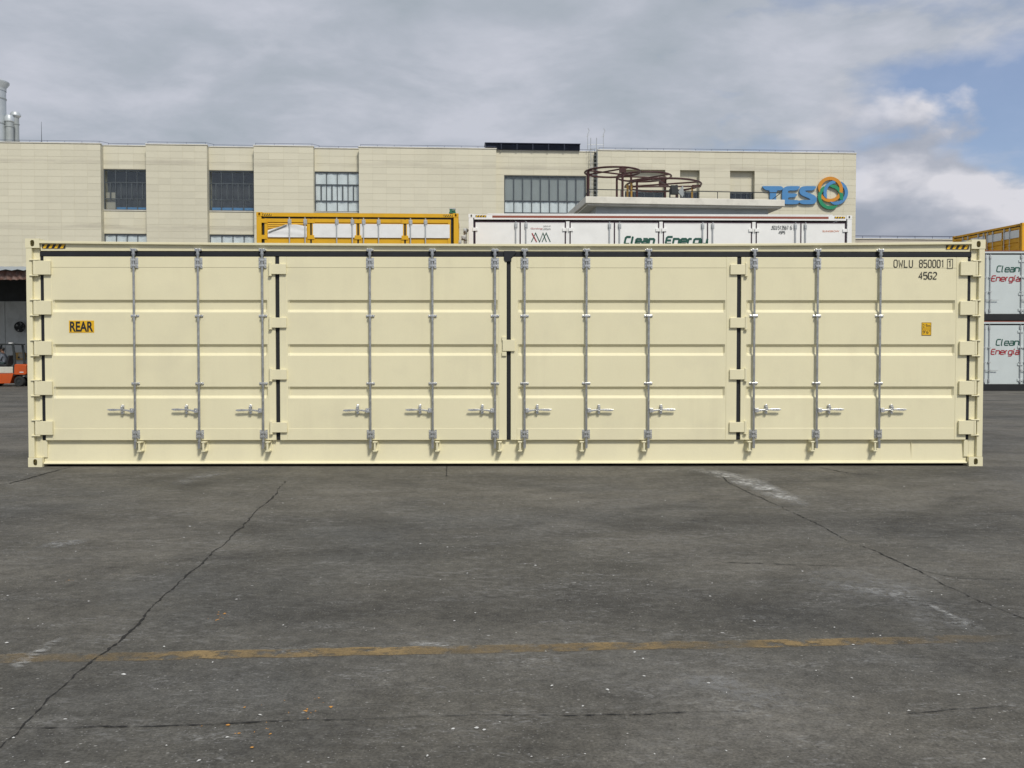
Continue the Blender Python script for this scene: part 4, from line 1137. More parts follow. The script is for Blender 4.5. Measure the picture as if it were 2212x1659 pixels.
yw = 0.024
for txt, xa, xb in (('Clean', 1455, 1722), ('Energy', 1815, 2185)):
    (u0, zt), (u1, zb) = wloc(*P7(xa, 896)), wloc(*P7(xb, 958))
    n = sum({'l': .55, 'r': .75}.get(c, 1) for c in txt); sl = 0.22; gp = 0.055
    cw = ((u1 - u0) - sl * (zt - zb) - gp * (len(txt) - 1)) / n
    strokes(txt, u0, zb, cw, zt - zb, gp, 0.062, yw, slant=sl, widths={'l': .55, 'r': .75}).build('green_lettering', M['dkgreen_ink'], wt)
(u0, zt), (u1, zb) = wloc(*P7(640, 862)), wloc(*P7(806, 940))
def lz(px, py): return wloc(*P7(px, py))
mb = MB(); ribbon(mb, [lz(640, 940), lz(677, 862), lz(712, 940), lz(742, 862), lz(772, 940)], 0.026, yw); ribbon(mb, [lz(734, 940), lz(770, 862), lz(806, 940)], 0.026, yw - 0.002)
mb.build('zigzag_emblem', M['dkgreen_ink'], wt)
mb = MB(); ribbon(mb, [lz(645, 862), lz(686, 940)], 0.030, yw - 0.004); mb.build('emblem_stroke', M['red_ink'], wt)
(u0, zt), (u1, zb) = lz(634, 815), lz(737, 835)
text_obj('red_lettering', 'Ganfeng', M['red_ink'], wt, u0, yw, zb, u1 - u0, zt - zb, shear=0.2)
(u2, _), (u3, _) = lz(740, 815), lz(808, 835)
text_obj('grey_lettering', 'Lithium', M['grey_ink'], wt, u2, yw, zb, u3 - u2, zt - zb, shear=0.2)
(u0, zt), (u1, zb) = lz(745, 797), lz(808, 808)
text_obj('grey_lettering', 'GROUP', M['grey_ink'], wt, u0, yw, zb, u1 - u0, zt - zb)
def l8(px, py): return wloc(*P8(px, py))
for txt, xa, xb, ya_, yb_ in (('JSCU', 552, 590, 601, 624), ('513567', 598, 664, 601, 624), ('6', 678, 688, 601, 624), ('45P5', 602, 643, 635, 653)):
    (u0, zt), (u1, zb) = l8(xa, ya_), l8(xb, yb_); n = len(txt); cw = (u1 - u0) / (n + (n - 1) * .45)
    strokes(txt, u0, zb, cw, zt - zb, cw * .45, 0.015, yw).build('serial_lettering', M['grey_ink'], wt)
(u0, zt), (u1, zb) = l8(890, 630), l8(1000, 642)
text_obj('orange_lettering', 'SUNGROW', M['orange_ink'], wt, u0, yw, zb, u1 - u0, zt - zb)

# grey valve gear that sticks out at the white container's left end
vg = thing('end_valve_gear', 'grey pipes and valve boxes sticking out at left end of the white lettered container', 'machinery', (wc[0] - 6.10 * math.cos(wa), wc[1] - 6.10 * math.sin(wa) + 0.5, 0.075 + 2.93), wa)
MB().box(-0.22, -0.012, -0.1, 0.25, 0.3, 2.0).build('cabinet', M['ductdark'], vg, bevel=0.01)
MB().cyl((-0.12, -0.2, 0.3), (-0.12, -0.2, 2.35), 0.05, 12).cyl((-0.12, -0.2, 2.35), (-0.03, -0.2, 2.45), 0.05, 12).build('pipe', M['greygear'], vg, smooth=40)
MB().cyl((-0.30, -0.1, 0.3), (-0.30, -0.1, 2.0), 0.045, 12).build('pipe', M['ductdark'], vg, smooth=40)
for k, (x, z, w) in enumerate(((-0.12, 2.40, .06), (-0.16, 2.18, .09), (-0.30, 2.02, .06), (-0.36, 1.85, .08), (-0.20, 1.72, .12))):
    MB().box(x - w, x + w, -0.28, -0.12, z - .07, z + .07).cyl((x, -0.28, z), (x, -0.33, z), w * .6, 12).build('valve', M['greygear'] if k % 2 else M['duct'], vg, bevel=0.008)
MB().box(-0.30, -0.014, -0.05, 0.05, 1.45, 1.5).box(-0.30, -0.014, -0.05, 0.05, 0.35, 0.4).build('bracket', M['dark'], vg)

# ---- right: two white containers lettered in Spanish, seen past the cream one
SY = CAM.y + 40.3
sx0 = XX(2112, 760, SY)
for k, (z, lab) in enumerate(((0.0, 'white container lettered Clean Energía, standing on the ground at the right edge'), (2.90, 'white container lettered Clean Energía, upper one of the stack at the right edge'))):
    L, H, W = 12.192, 2.896, 2.438
    t = thing('shipping_container', lab, 'container', (sx0 + L / 2, SY, z), 0)
    shell(t, L, H, W, M['shaded_white'], 'shaded_white', M['underside'], bottom_mat=M['black'], top_rail=(0.13, 0.015), bot_rail=(0.27, 0.02))
    MB().box(-L / 2 + 0.2, L / 2 - 0.2, 0.010, 0.0148, H - 0.05, H - 0.016).build('top_strip', M['rustbrown'], t)
    z0, z1 = 0.28, H - 0.19
    MB().box(-L / 2 + .17, L / 2 - .17, 0.05, 0.09, z1, z1 + 0.04).build('door_gasket', M['black'], t)
    xs = [XX(p, 760, SY) - sx0 - L / 2 for p in (2128, 2205)]
    w = xs[1] - xs[0]; j = 0; x = xs[0]
    first = MB().box(-L / 2 + .17, x - 0.022, 0.036, 0.08, z0, z1).build('door', M['shaded_white'], t)
    cent = []
    while x + w < L / 2 - 0.1:
        MB().box(x - 0.022, x + 0.022, 0.05, 0.09, z0, z1 - .001).build('door_gasket', M['black'], t)
        f = smooth_noise(j + 5 + 20 * k); mb = MB(); nx, nz = 10, 14; u, v = x + 0.023, x + w - 0.023
        for jj in range(nz + 1):
            for i in range(nx + 1): mb.v.append((u + (v - u) * i / nx, 0.036 + 0.004 * f(i * .25, jj * .2), z0 + (z1 - z0) * jj / nz))
        mb.f = [(jj * (nx + 1) + i, jj * (nx + 1) + i + 1, (jj + 1) * (nx + 1) + i + 1, (jj + 1) * (nx + 1) + i) for jj in range(nz) for i in range(nx)]
        mb.build('door', M['shaded_white'], t, smooth=50)
        for q in (0.45, 1.1, 1.8, 2.45): MB().box(x + w - 0.12, x + w + 0.10, 0.0, 0.034, q - 0.05, q + 0.05).build('door_hinge', M['shaded_white'], t, bevel=0.006)
        cent.append(x); x += w; j += 1
    side_rods(t, [c + dx_ for c in cent for dx_ in (0.17, -0.02)], z0, z1, M['greygear'], 0.034)
    def sl(px, py): q = at(px, py, SY); return q.x - sx0 - L / 2, q.z - z
    def P2(x, y): return ((2392 + x / 3.386) / 1.1718, (520 + y / 3.386) / 1.1718)
    (a0, b1), (a1, b0) = sl(*P2(445, 518)), sl(*P2(645, 568))
    dz_ = 0 if k == 1 else 0
    if k == 0: (a0, b1), (a1, b0) = sl(*P2(440, 1148)), sl(*P2(640, 1198))
    sn = 0.18; n = 4.55; gp = 0.045; cw = ((a1 - a0) - sn * (b1 - b0) - gp * 4) / n
    strokes('Clean', a0, b0, cw, b1 - b0, gp, 0.042, 0.024, slant=sn, widths={'l': .55}).build('green_lettering', M['dkgreen_ink'], t)
    (a0, b1), (a1, b0) = (sl(*P2(400, 602)), sl(*P2(650, 648))) if k else (sl(*P2(397, 1232)), sl(*P2(642, 1276)))
    n = 5.95; cw = ((a1 - a0) - sn * (b1 - b0) - gp * 6) / n
    strokes('Energía', a0, b0, cw, b1 - b0, gp, 0.040, 0.022, slant=sn, widths={'í': .35, 'r': .6}).build('red_lettering', M['red_ink'], t)
    if k == 0:
        MB().box(-L / 2 + .18, L / 2 - .18, 0.03, 0.10, 0.0, 0.015).build('base_strip', M['black'], t)

# far yellow container on a third level, its long side running away from us
near, far = at(2209, 478, CAM.y + 52.4), at(2057, 510, CAM.y + 58.4)
dirv = Vector((near.x - far.x, near.y - far.y, 0)); L20 = 6.058
ang = math.atan2(dirv.y, dirv.x)
mid = (near + far) / 2
for k in range(3):
    lab = ('bottom yellow container of the far right stack, hidden low behind the white containers', 'middle yellow container of the far right stack, behind the white containers', 'orange yellow container running into the distance on top at the far right')[k]
    yellow_container('shipping_container', lab, (mid.x, mid.y, 0.06 + k * (YH + .001)), ang, M['orange'], plain=(k == 0))


# ================================================================== FACTORY
HB = 17.0
s0, s1 = 460 / (HB - 1.4), 436 / (HB - 1.4)
F0 = Vector((CAM.x - 1106 / s0, CAM.y + FPX / s0, 0)); F1 = Vector((CAM.x + 739 / s1, CAM.y + FPX / s1, 0))
fa = math.atan2(F1.y - F0.y, F1.x - F0.x); FU = Vector((math.cos(fa), math.sin(fa), 0)); FN = Vector((-math.sin(fa), math.cos(fa), 0))
FLEN = (F1 - F0).length


def fb(px, py, off=0.0):
    d = ray(px, py); tt = (F0 + FN * off - CAM).dot(FN) / d.dot(FN); p = CAM + d * tt - F0
    return p.dot(FU), p.z


fac = thing('factory_building', 'long beige tiled factory building with tall windows and flat roof behind the containers', 'building', F0, fa)
DEP = 0.6
ULEFT = -14.0
pil = [(ULEFT, fb(217, 340)[0]), (fb(315, 340)[0], fb(447, 340)[0]), (fb(548, 340)[0], fb(677, 340)[0]), (fb(775, 340)[0], fb(1072, 340)[0]), (fb(1291, 340)[0], FLEN)]
wz = [(fb(260, 452, DEP)[1], fb(260, 364, DEP)[1]), (fb(500, 455, DEP)[1], fb(500, 369, DEP)[1]), (fb(730, 460, DEP)[1], fb(730, 372, DEP)[1])]
WT = sum(b for a, b in wz) / 3; WB = sum(a for a, b in wz) / 3
LT = fb(260, 505, DEP)[1]; LB = LT - (WT - WB)
recs = []   # windows in the far right block: u0, u1, top, glass top
for a, b in ((1350, 1437), (1469, 1511), (1577, 1630)):
    recs.append((fb(a, 390)[0], fb(b, 390)[0], fb(1590, 369)[1], fb(1600, 416, .4)[1]))
TW, TH, GAP, TT = 0.98, 0.49, 0.016, 0.010
Z_T0 = 8.2
# solid walls (joint colour), tiles are set proud of them
w = MB()
for i, (a, b) in enumerate(pil[:4]): w.box(a, b, 0, 3.0, 0, HB)
a, b = pil[4]
edges = [a] + [q for r in recs for q in (r[0], r[1])] + [b]
for i in range(0, len(edges), 2): w.box(edges[i], edges[i + 1], 0, 3.0, 0, HB)
for r in recs:
    w.box(r[0], r[1], 0.001, 3.0, r[2], HB - .001); w.box(r[0], r[1], 0.40, 3.0, r[3], r[2]); w.box(r[0], r[1], 0.001, 3.0, 0, r[3] - 2.2)
bays = [(pil[0][1], pil[1][0]), (pil[1][1], pil[2][0]), (pil[2][1], pil[3][0]), (pil[3][1], pil[4][0])]
WIN = []
for i, (a, b) in enumerate(bays):
    if i < 3:
        w.box(a, b, DEP, 3.0, WT, HB - .002).box(a, b, DEP, 3.0, LT, WB).box(a, b, DEP, 3.0, 0, LB)
        WIN += [(a, b, WB, WT, i, 0), (a, b, LB, LT, i, 1)]
    else:
        wa0 = fb(1089, 420, DEP)[0]; wb0 = fb(1266, 420, DEP)[0]; zt_ = fb(1150, 379, DEP)[1]; zb_ = zt_ - 5.6
        w.box(a, wa0, DEP, 3.0, 0, HB - .002).box(wb0, b, DEP, 3.0, 0, HB - .003).box(wa0, wb0, DEP + .001, 3.0, zt_, HB - .004).box(wa0, wb0, DEP + .001, 3.0, 0, zb_)
        WIN.append((wa0, wb0, zb_, zt_, i, 0))
wallo = w.build('wall', M['joint'], fac)
MB().box(ULEFT, FLEN, 3.001, 34, 0, HB - 0.6).build('rear_block', M['wall'], fac)
# cladding tiles
unit = MB().box(0, 1, -1, 0, 0, 1).mesh('tile', M['tile'])
tiles = []


def clad(u0, u1, z0, z1, y, skip=()):
    nu = max(1, round((u1 - u0) / TW)); tw = (u1 - u0) / nu; nz = max(1, round((z1 - z0) / TH)); th = (z1 - z0) / nz
    for i in range(nu):
        for j in range(nz):
            a, b, c, d = u0 + i * tw + GAP / 2, u0 + (i + 1) * tw - GAP / 2, z0 + j * th + GAP / 2, z0 + (j + 1) * th - GAP / 2
            if any(a < s[1] + .02 and b > s[0] - .02 and c < s[3] and d > s[2] for s in skip): continue
            tiles.append((a, b, c, d, y))


for i, (a, b) in enumerate(pil[:4]):
    clad(a if i else -3.0, b, Z_T0 if i else 6.4, HB, 0)
a, b = pil[4]
for i in range(0, len(edges), 2): clad(edges[i], edges[i + 1], Z_T0, HB, 0)
for r in recs:
    clad(r[0], r[1], r[2], HB, 0.001); clad(r[0], r[1], r[3], r[2], 0.40)
for i, (a, b) in enumerate(bays):
    if i < 3:
        clad(a, b, WT + .03, HB, DEP); clad(a, b, LT + .03, WB - .06, DEP)
    else:
        q = WIN[-1]
        clad(a, q[0], Z_T0, q[3], DEP); clad(q[1], b, Z_T0, q[3], DEP); clad(a, b, q[3] + .03, HB, DEP)
tiles.sort(key=lambda t: -((t[1] - t[0]) * (t[3] - t[2])) / (1 + 0.004 * abs(t[0])) * (1.0 if t[2] > 10 else 0.5))
first_tile = None
for t in tiles[:300]:
    o = bpy.data.objects.new('tile', unit); col.objects.link(o); o.parent = fac
    o.location = (t[0], t[4], t[2]); o.scale = (t[1] - t[0], TT, t[3] - t[2])
mb = MB()
for t in tiles[300:]: mb.box(t[0], t[1], t[4] - TT, t[4], t[2], t[3])
tag(mb.build('tile_cladding', M['tile'], fac), kind='stuff')
# lower walls, sills and copings
for i, (a, b) in enumerate(pil):
    MB().box(a - .03, b + .03, -0.06, 0.35, HB, HB + 0.06).build('coping', M['concrete'], fac)
for i, (a, b) in enumerate(bays):
    MB().box(a + .03, b - .03, DEP - 0.06, DEP + 0.35, HB, HB + 0.055).build('coping', M['concrete'], fac)
for u0, u1, z0, z1, i, row in WIN:
    wname = 'window'
    big = (i == 3)
    nc = 9 if big else 4
    y = DEP + 0.10; fw = 0.055
    fr = MB().box(u0, u0 + .07, y - .05, y + .05, z0, z1).box(u1 - .07, u1, y - .05, y + .05, z0, z1)
    fr.box(u0 + .07, u1 - .07, y - .05, y + .05, z1 - .09, z1).box(u0 + .07, u1 - .07, y - .05, y + .05, z0, z0 + .06)
    cwid = (u1 - u0 - .14) / nc
    H_ = z1 - z0
    if big: rows = [z0 + .06, z1 - 3.4, z1 - 2.82, z1 - 1.92, z1 - .09]
    else: rows = [z0 + .06, z0 + H_ * .275, z0 + H_ * .68, z1 - .09]
    for z in rows[1:-1]: fr.box(u0 + .07, u1 - .07, y - .049, y + .049, z - .035, z + .035)
    for c in range(1, nc):
        x = u0 + .07 + c * cwid; fr.box(x - fw / 2, x + fw / 2, y - .046, y + .046, z0 + .06, z1 - .09)
    if not big:
        for c in range(nc):
            x = u0 + .07 + (c + .5) * cwid; fr.box(x - .045, x + .045, y - .043, y + .043, rows[1] + .035, rows[2] - .035)
    win = fr.build('window', M['wframe'], fac)
    for c in range(nc):
        for k in range(len(rows) - 1):
            xa = u0 + .07 + c * cwid + fw / 2; xb = xa + cwid - fw
            za, zb2 = rows[k] + .035, rows[k + 1] - .035
            if row == 1 and zb2 < 9.0: continue
            MB().box(xa, xb, y - 0.004, y + 0.004, za, zb2).build('pane', M['glass'], win)
    MB().box(u0 + .01, u1 - .01, y + .8, y + .85, z0, z1).build('room_shade_panel', M['interior'], win)
    if i >= 2 or row == 1:      # sheets hung behind the glass
        rnd = random.Random(i * 7 + row)
        for c in range(nc):
            xa = u0 + .07 + c * cwid; nx, nz = 6, 8; mb = MB(); ph = rnd.uniform(0, 6)
            ztop = (z1 - 1.98) if big else z1 - .05
            for j in range(nz + 1):
                for q in range(nx + 1):
                    mb.v.append((xa + cwid * q / nx, y + .045 + .022 * math.sin(q * 1.3 + ph + j * .5) + .010 * math.sin(q * 2.9 + j), z0 + (ztop - z0) * j / nz))
            mb.f = [(j * (nx + 1) + q, j * (nx + 1) + q + 1, (j + 1) * (nx + 1) + q + 1, (j + 1) * (nx + 1) + q) for j in range(nz) for q in range(nx)]
            mb.build('curtain', M['curtain'], win, smooth=70)
        if big: MB().box(u0 + .05, u1 - .05, y + .12, y + .14, z1 - 1.93, z1 - .05).build('blind', M['greyfilm'], win)
    if i == 0 and row == 0:
        MB().box(u0 + .10, u0 + .07 + cwid, y + .12, y + .15, z0 + .06, z0 + H_ * .44).build('board', M['board'], win)
        MB().box(u0 + .4, u1 - .1, y + .3, y + .6, z0 + .1, z0 + .26).build('shelf', M['sblue'], win)
    if i == 1: MB().box(u0 + .1, u1 - .1, y + .3, y + .6, z0 + .1, z0 + .30).build('shelf', M['sblue'], win)
    MB().box(u0 + .02, u1 - .02, DEP - .07, DEP + .02, z0 - .055, z0 - .001).build('window_sill', M['concrete'], win)
for r in recs:
    fr = MB(); z0, z1 = r[3] - 2.2, r[3]; y = .34; nc = 4
    fr.box(r[0], r[0] + .06, y - .04, y + .04, z0, z1).box(r[1] - .06, r[1], y - .04, y + .04, z0, z1).box(r[0] + .06, r[1] - .06, y - .04, y + .04, z1 - .08, z1).box(r[0] + .06, r[1] - .06, y - .04, y + .04, z0, z0 + .06)
    cwid = (r[1] - r[0] - .12) / nc
    for c in range(1, nc): fr.box(r[0] + .06 + c * cwid - .025, r[0] + .06 + c * cwid + .025, y - .035, y + .035, z0 + .06, z1 - .08)
    win = fr.build('window', M['wframe'], fac)
    for c in range(nc): MB().box(r[0] + .06 + c * cwid + .025, r[0] + .06 + (c + 1) * cwid - .025, y - .004, y + .004, z0 + .06, z1 - .08).build('pane', M['glass'], win)
    MB().box(r[0] + .01, r[1] - .01, 1.0, 1.05, z0, z1).build('room_shade_panel', M['interior'], win)
# roof conductor rail
for i, (a, b) in enumerate(pil):
    mb = MB(); z = HB + 0.22; a0 = max(a, -4)
    mb.cyl((a0 + .1, .12, z), (b - .1, .12, z), 0.014, 6); n = max(2, int((b - a0) / 1.25))
    for k in range(n + 1): x = a0 + .12 + (b - a0 - .24) * k / n; mb.cyl((x, .12, HB + .055), (x, .12, z), 0.012, 5)
    if i < 4: mb.cyl((b - .1, .12, z), (b + .35, DEP + .12, z), 0.013, 5)
    mb.build('roof_rail', M['railm'], fac)
for a, b in bays:
    mb = MB(); z = HB + .20; mb.cyl((a + .3, DEP + .15, z), (b - .1, DEP + .15, z), 0.014, 6); n = max(2, int((b - a) / 1.25))
    for k in range(n + 1): x = a + .32 + (b - a - .44) * k / n; mb.cyl((x, DEP + .15, HB + .05), (x, DEP + .15, z), 0.012, 5)
    mb.build('roof_rail', M['railm'], fac)
# rain pipe in the corner beside the ladder
MB().cyl((pil[4][0] - .12, DEP - .14, 0), (pil[4][0] - .12, DEP - .14, HB - .1), 0.08, 10).build('rain_pipe', M['dark'], fac, smooth=40)


def on_facade(name, label, cat, u, z, off=0.0):
    p = F0 + FU * u + FN * off
    return thing(name, label, cat, (p.x, p.y, z), fa)


# louvred box on the roof
ua, ub = fb(1049, 330)[0], fb(1254, 330)[0]
lv = on_facade('roof_louvre', 'long low dark louvred box on the factory roof above the wide window', 'roof louvre', ua, HB + 0.061, 0.0)
LW = ub - ua; LH = 0.46
MB().box(0, LW, 0.45, 1.8, 0, LH).build('housing', M['navy'], lv)
for k in range(5): MB().add([(0.03, .36, .05 + k * .085), (LW - .03, .36, .05 + k * .085), (LW - .03, .44, .10 + k * .085), (0.03, .44, .10 + k * .085), (0.03, .36, .06 + k * .085), (LW - .03, .36, .06 + k * .085), (LW - .03, .44, .11 + k * .085), (0.03, .44, .11 + k * .085)], [(0, 1, 2, 3), (7, 6, 5, 4), (0, 4, 5, 1), (1, 5, 6, 2), (2, 6, 7, 3), (3, 7, 4, 0)]).build('slat', M['navy'], lv)
for k in range(7): MB().box(LW * k / 6 - (.04 if k else 0), LW * k / 6 + (.04 if k < 6 else 0), .33, .449, 0, LH - .03).build('louvre_post', M['navy'], lv)
MB().box(-.05, LW + .05, .30, 1.85, LH + .001, LH + .04).build('cover', M['railm'], lv)

# caged ladder
ul = fb(1281, 380, DEP)[0]
ld = on_facade('roof_ladder', 'pale caged ladder up the factory wall beside the wide window', 'ladder', ul, 0, 0.0)
for x in (-.22, .22):
    MB().cyl((x, DEP - .32, 3), (x, DEP - .32, HB + 1.0), 0.03, 8).build('rail', M['greygear'], ld, smooth=40)
for k in range(46): MB().cyl((-.22, DEP - .32, 3.2 + k * .3), (.22, DEP - .32, 3.2 + k * .3), 0.016, 6).build('rung', M['greygear'], ld)
for k in range(12):
    z = 5.5 + k * 1.05; mb = MB(); pts = [(-.35 * math.cos(t), DEP - .32 - .62 * math.sin(t), z) for t in [math.pi * q / 8 for q in range(9)]]
    mb.tube(pts, 0.016, 6).build('hoop', M['greygear'], ld)
MB().cyl((-.2, DEP - .9, 5.5), (-.2, DEP - .9, HB + .05), .014, 5).cyl((.2, DEP - .9, 5.5), (.2, DEP - .9, HB + .05), .014, 5).build('cage_bar', M['greygear'], ld)
for z in (6, 10, 14): MB().box(-.24, -.20, DEP - .32, DEP - .032, z, z + .05).box(.20, .24, DEP - .32, DEP - .032, z, z + .05).build('wall_bracket', M['greygear'], ld)
up = on_facade('ladder_exit_post', 'thin pale bent posts above the roof at the top of the caged ladder', 'post', ul, HB, 0.35)
for x in (-.45, .75):
    MB().tube([(x, 0, .06), (x, 0, 1.3), (x + .12, 0, 1.55), (x + .02, 0, 1.75)], .022, 6).cyl((x - .12, 0, 1.1), (x + .12, 0, 1.25), .016, 5).build('post', M['greygear'], up)
MB().cyl((-.45, 0, .5), (.75, 0, .5), .016, 5).build('bar', M['greygear'], up)

# sign
sg = thing('wall_sign', 'blue TESO letters with orange, blue and green ring logo on the beige wall', 'sign', F0, fa)


def SP(x, y): return fb((1900 + x / 7.9) / 1.1718, (430 + y / 7.9) / 1.1718)


def sm(pts, it=1):
    for _ in range(it):
        q = []
        for i in range(len(pts)):
            a, b = Vector(pts[i]), Vector(pts[(i + 1) % len(pts)])
            q += [tuple(a.lerp(b, .22)), tuple(a.lerp(b, .78))] if (b - a).length > 26 else [tuple((a + b) / 2)]
        pts = q
    return pts


LT_ = {
    'letter_t': [(215, 332), (300, 332), (575, 332), (615, 346), (642, 380), (618, 400), (600, 418), (495, 418), (495, 690), (370, 690), (370, 418), (312, 416), (265, 398), (236, 366)],
    'letter_e': [(735, 332), (978, 332), (958, 374), (925, 405), (880, 420), (735, 420), (732, 440), (732, 480), (916, 480), (912, 505), (898, 532), (860, 557), (732, 557), (732, 600), (742, 610), (952, 610), (952, 664), (930, 684), (890, 694), (700, 694), (655, 682), (625, 655), (616, 615), (614, 440), (628, 396), (668, 350)],
    'letter_s': [(1302, 332), (1284, 374), (1252, 404), (1212, 420), (1085, 420), (1072, 430), (1082, 446), (1245, 508), (1288, 544), (1306, 590), (1296, 645), (1260, 682), (1200, 694), (1040, 694), (985, 680), (956, 664), (956, 610), (1168, 610), (1180, 598), (1168, 583), (1012, 520), (976, 487), (957, 442), (964, 392), (994, 352), (1050, 332)]}
for k, pts in LT_.items():
    q = [SP(*p) for p in sm(pts)]
    MB().prism(q, -0.20, -0.06).build(k, M['sblue'], sg)
def arc(c, ro, ri, a0, a1, y0, m, taper=(0, 0)):
    n = 40; out, inn = [], []
    for i in range(n + 1):
        t = R(a0 + (a1 - a0) * i / n); f = i / n
        k = min(1, (f + .02) / .16) if taper[0] else 1
        k = min(k, (1.02 - f) / .16) if taper[1] else k
        mid_ = (ro + ri) / 2; hw = (ro - ri) / 2 * k
        ro2, ri2 = (mid_ + hw, mid_ - hw)
        out.append(SP(c[0] + ro2 * math.cos(t), c[1] - ro2 * math.sin(t))); inn.append(SP(c[0] + ri2 * math.cos(t), c[1] - ri2 * math.sin(t)))
    mb = MB(); y1 = y0 + .12
    for i in range(n + 1): mb.v += [(out[i][0], y0, out[i][1]), (inn[i][0], y0, inn[i][1]), (inn[i][0], y1, inn[i][1]), (out[i][0], y1, out[i][1])]
    mb.f = [(4 * i + k, 4 * i + 4 + k, 4 * i + 4 + (k + 1) % 4, 4 * i + (k + 1) % 4) for i in range(n) for k in range(4)] + [(0, 1, 2, 3), (4 * n + 3, 4 * n + 2, 4 * n + 1, 4 * n)]
    mb.build('logo_ring', m, sg)
arc((1572, 398), 252, 186, -17, 194, -0.22, M['sorange'], (0, 1)); arc((1572, 398), 252, 190, 212, 337, -0.185, M['sorange'])
arc((1682, 462), 245, 182, -121, 64, -0.20, M['sblue'], (1, 0)); arc((1682, 462), 245, 182, 92, 214, -0.21, M['sblue'], (0, 1))
arc((1580, 546), 250, 184, 121, 310, -0.195, M['sgreen'], (0, 1)); arc((1580, 546), 250, 184, -16, 98, -0.215, M['sgreen'], (0, 1))
for u_, z_ in (SP(430, 380), SP(670, 500), SP(1010, 400), SP(1250, 640), SP(1350, 480), SP(1880, 460), SP(1580, 770), SP(1572, 180), SP(1480, 420), SP(1790, 520), SP(1600, 620)):
    MB().cyl((u_, -0.10, z_), (u_, -TT, z_), 0.03, 6).build('standoff', M['greygear'], sg)

# lower wing that carries on to the right
lw = thing('factory_wing', 'lower flat-roofed building with thin roof rail beyond the right end of the factory', 'building', F1 + FN * 6, fa)
zl = at(1950, 522, F1.y + 8).z
MB().box(0.05, 60, 0, 22, 0, zl).build('wall', M['wall'], lw)
MB().box(0.05, 60.1, -.08, .4, zl, zl + .06).build('coping', M['concrete'], lw)
mb = MB().cyl((.1, .15, zl + .28), (60, .15, zl + .28), .03, 6)
for k in range(40): mb.cyl((.2 + k * 1.5, .15, zl + .06), (.2 + k * 1.5, .15, zl + .28), .02, 5)
mb.build('roof_rail', M['railm'], lw)
for k in range(14):
    wnd = MB().box(2 + k * 4, 4.6 + k * 4, -.05, .03, zl - 3.6, zl - 1.4).build('window', M['wframe'], lw)
    for c in range(3): MB().box(2.08 + k * 4 + c * .83, 2.86 + k * 4 + c * .83, -.056, -.045, zl - 3.5, zl - 1.5).build('pane', M['glass'], wnd)

# exhaust stacks on the roof at far left
def stack(label, px, r, ptop, cap, m, off):
    u, z1 = fb(px, ptop, off); t = on_facade('exhaust_stack', label, 'chimney', u, HB - 0.6, off); h = z1 - HB + 0.6
    MB().lathe([(0, 0), (r, 0), (r, h - cap), (0, h - cap)], n=24).build('pipe', m, t, smooth=40)
    for q in (.5, .78): MB().lathe([(r + .002, h * q), (r + .04, h * q), (r + .04, h * q + .07), (r + .002, h * q + .07)], n=24).build('band', M['ductdark'], t)
    return t, h
t, h = stack('tall wide grey exhaust stack with flared cap at left edge of the factory roof', -12, .82, 172, .5, M['duct'], 7)
MB().lathe([(.85, h - .9), (.85, h - .62), (1.08, h - .30), (1.08, h - .18), (.7, h), (0, h + .05)], n=24).build('cap', M['duct'], t, smooth=40)
t, h = stack('short grey exhaust pipe between the tall stack and the domed one on the roof', 20, .30, 249, .1, M['ductdark'], 7)
MB().lathe([(.31, h - .55), (.37, h - .5), (.37, h - .22), (.25, h), (0, h + .03)], n=20).build('cap', M['duct'], t, smooth=40)
t, h = stack('slim grey exhaust pipe with domed cap, rightmost of the roof stacks', 33, .27, 241, .3, M['ductdark'], 8)
MB().lathe([(.28, h - .5), (.42, h - .36), (.42, h - .26), (.30, h - .06), (0, h)], n=20).build('cap', M['duct'], t, smooth=40)
u, _ = fb(44, 305, 7.6); t = on_facade('roof_vent_housing', 'small sloping grey housing at the foot of the roof exhaust stacks', 'vent housing', u, HB - .6, 7.6)
MB().prism([(-1.2, 0), (.55, 0), (.55, .55), (-.25, 1.3), (-1.2, 1.3)], 1.2, 2.4).build('housing', M['ductdark'], t)
MB().box(.0, .5, 1.14, 1.199, .1, .5).build('access_panel', M['duct'], t)
u, z1 = fb(93, 265, .5); t = on_facade('lightning_rod', 'thin upright lightning rod on the left part of the factory roof', 'lightning rod', u, HB + .06, .2)
MB().cyl((0, 0, 0), (0, 0, z1 - HB - .06), .022, 6, .010).build('rod', M['dark'], t)
MB().box(-.1, .1, -.1, .1, 0, .05).build('foot', M['dark'], t)


# ================================================================== GREY OUTBUILDING AND ITS RINGS
OBY = CAM.y + 47.0
oa = R(6.0)
oc = at(1265, 424, OBY)
ob = thing('outbuilding', 'pale grey flat-roofed outbuilding with overhanging slab behind the white container', 'building', (oc.x, oc.y, 0), oa)
ZT = oc.z; OL = 9.9; OD = 9.0
MB().box(0, OL, 0, OD, ZT - .32, ZT).build('roof_slab', M['concrete'], ob, bevel=0.02)
MB().box(.62, OL - .65, .55, OD - .6, 0, ZT - .321).build('wall', M['greywall'], ob)
MB().box(.12, OL - .12, .12, OD - .12, ZT - .40, ZT - .322).build('soffit_band', M['concrete'], ob)
mb = MB(); zr = ZT + .36
pts = [(.15, .15), (OL - .15, .15), (OL - .15, OD - .2), (.15, OD - .2)]
for (a, b), (c, d) in [(pts[0], pts[1])]:
    mb.cyl((a, b, zr), (c, d, zr), .022, 6); n = 6; mb.cyl((c, d, zr), (c - .45, d + .1, ZT), .02, 6); mb.cyl((a, b, zr), (a - .1, d + .4, ZT), .02, 6)
    for k in range(n): mb.cyl((a + (c - a) * k / n, b + (d - b) * k / n, ZT), (a + (c - a) * k / n, b + (d - b) * k / n, zr), .018, 5)
mb.build('roof_rail', M['dark'], ob)
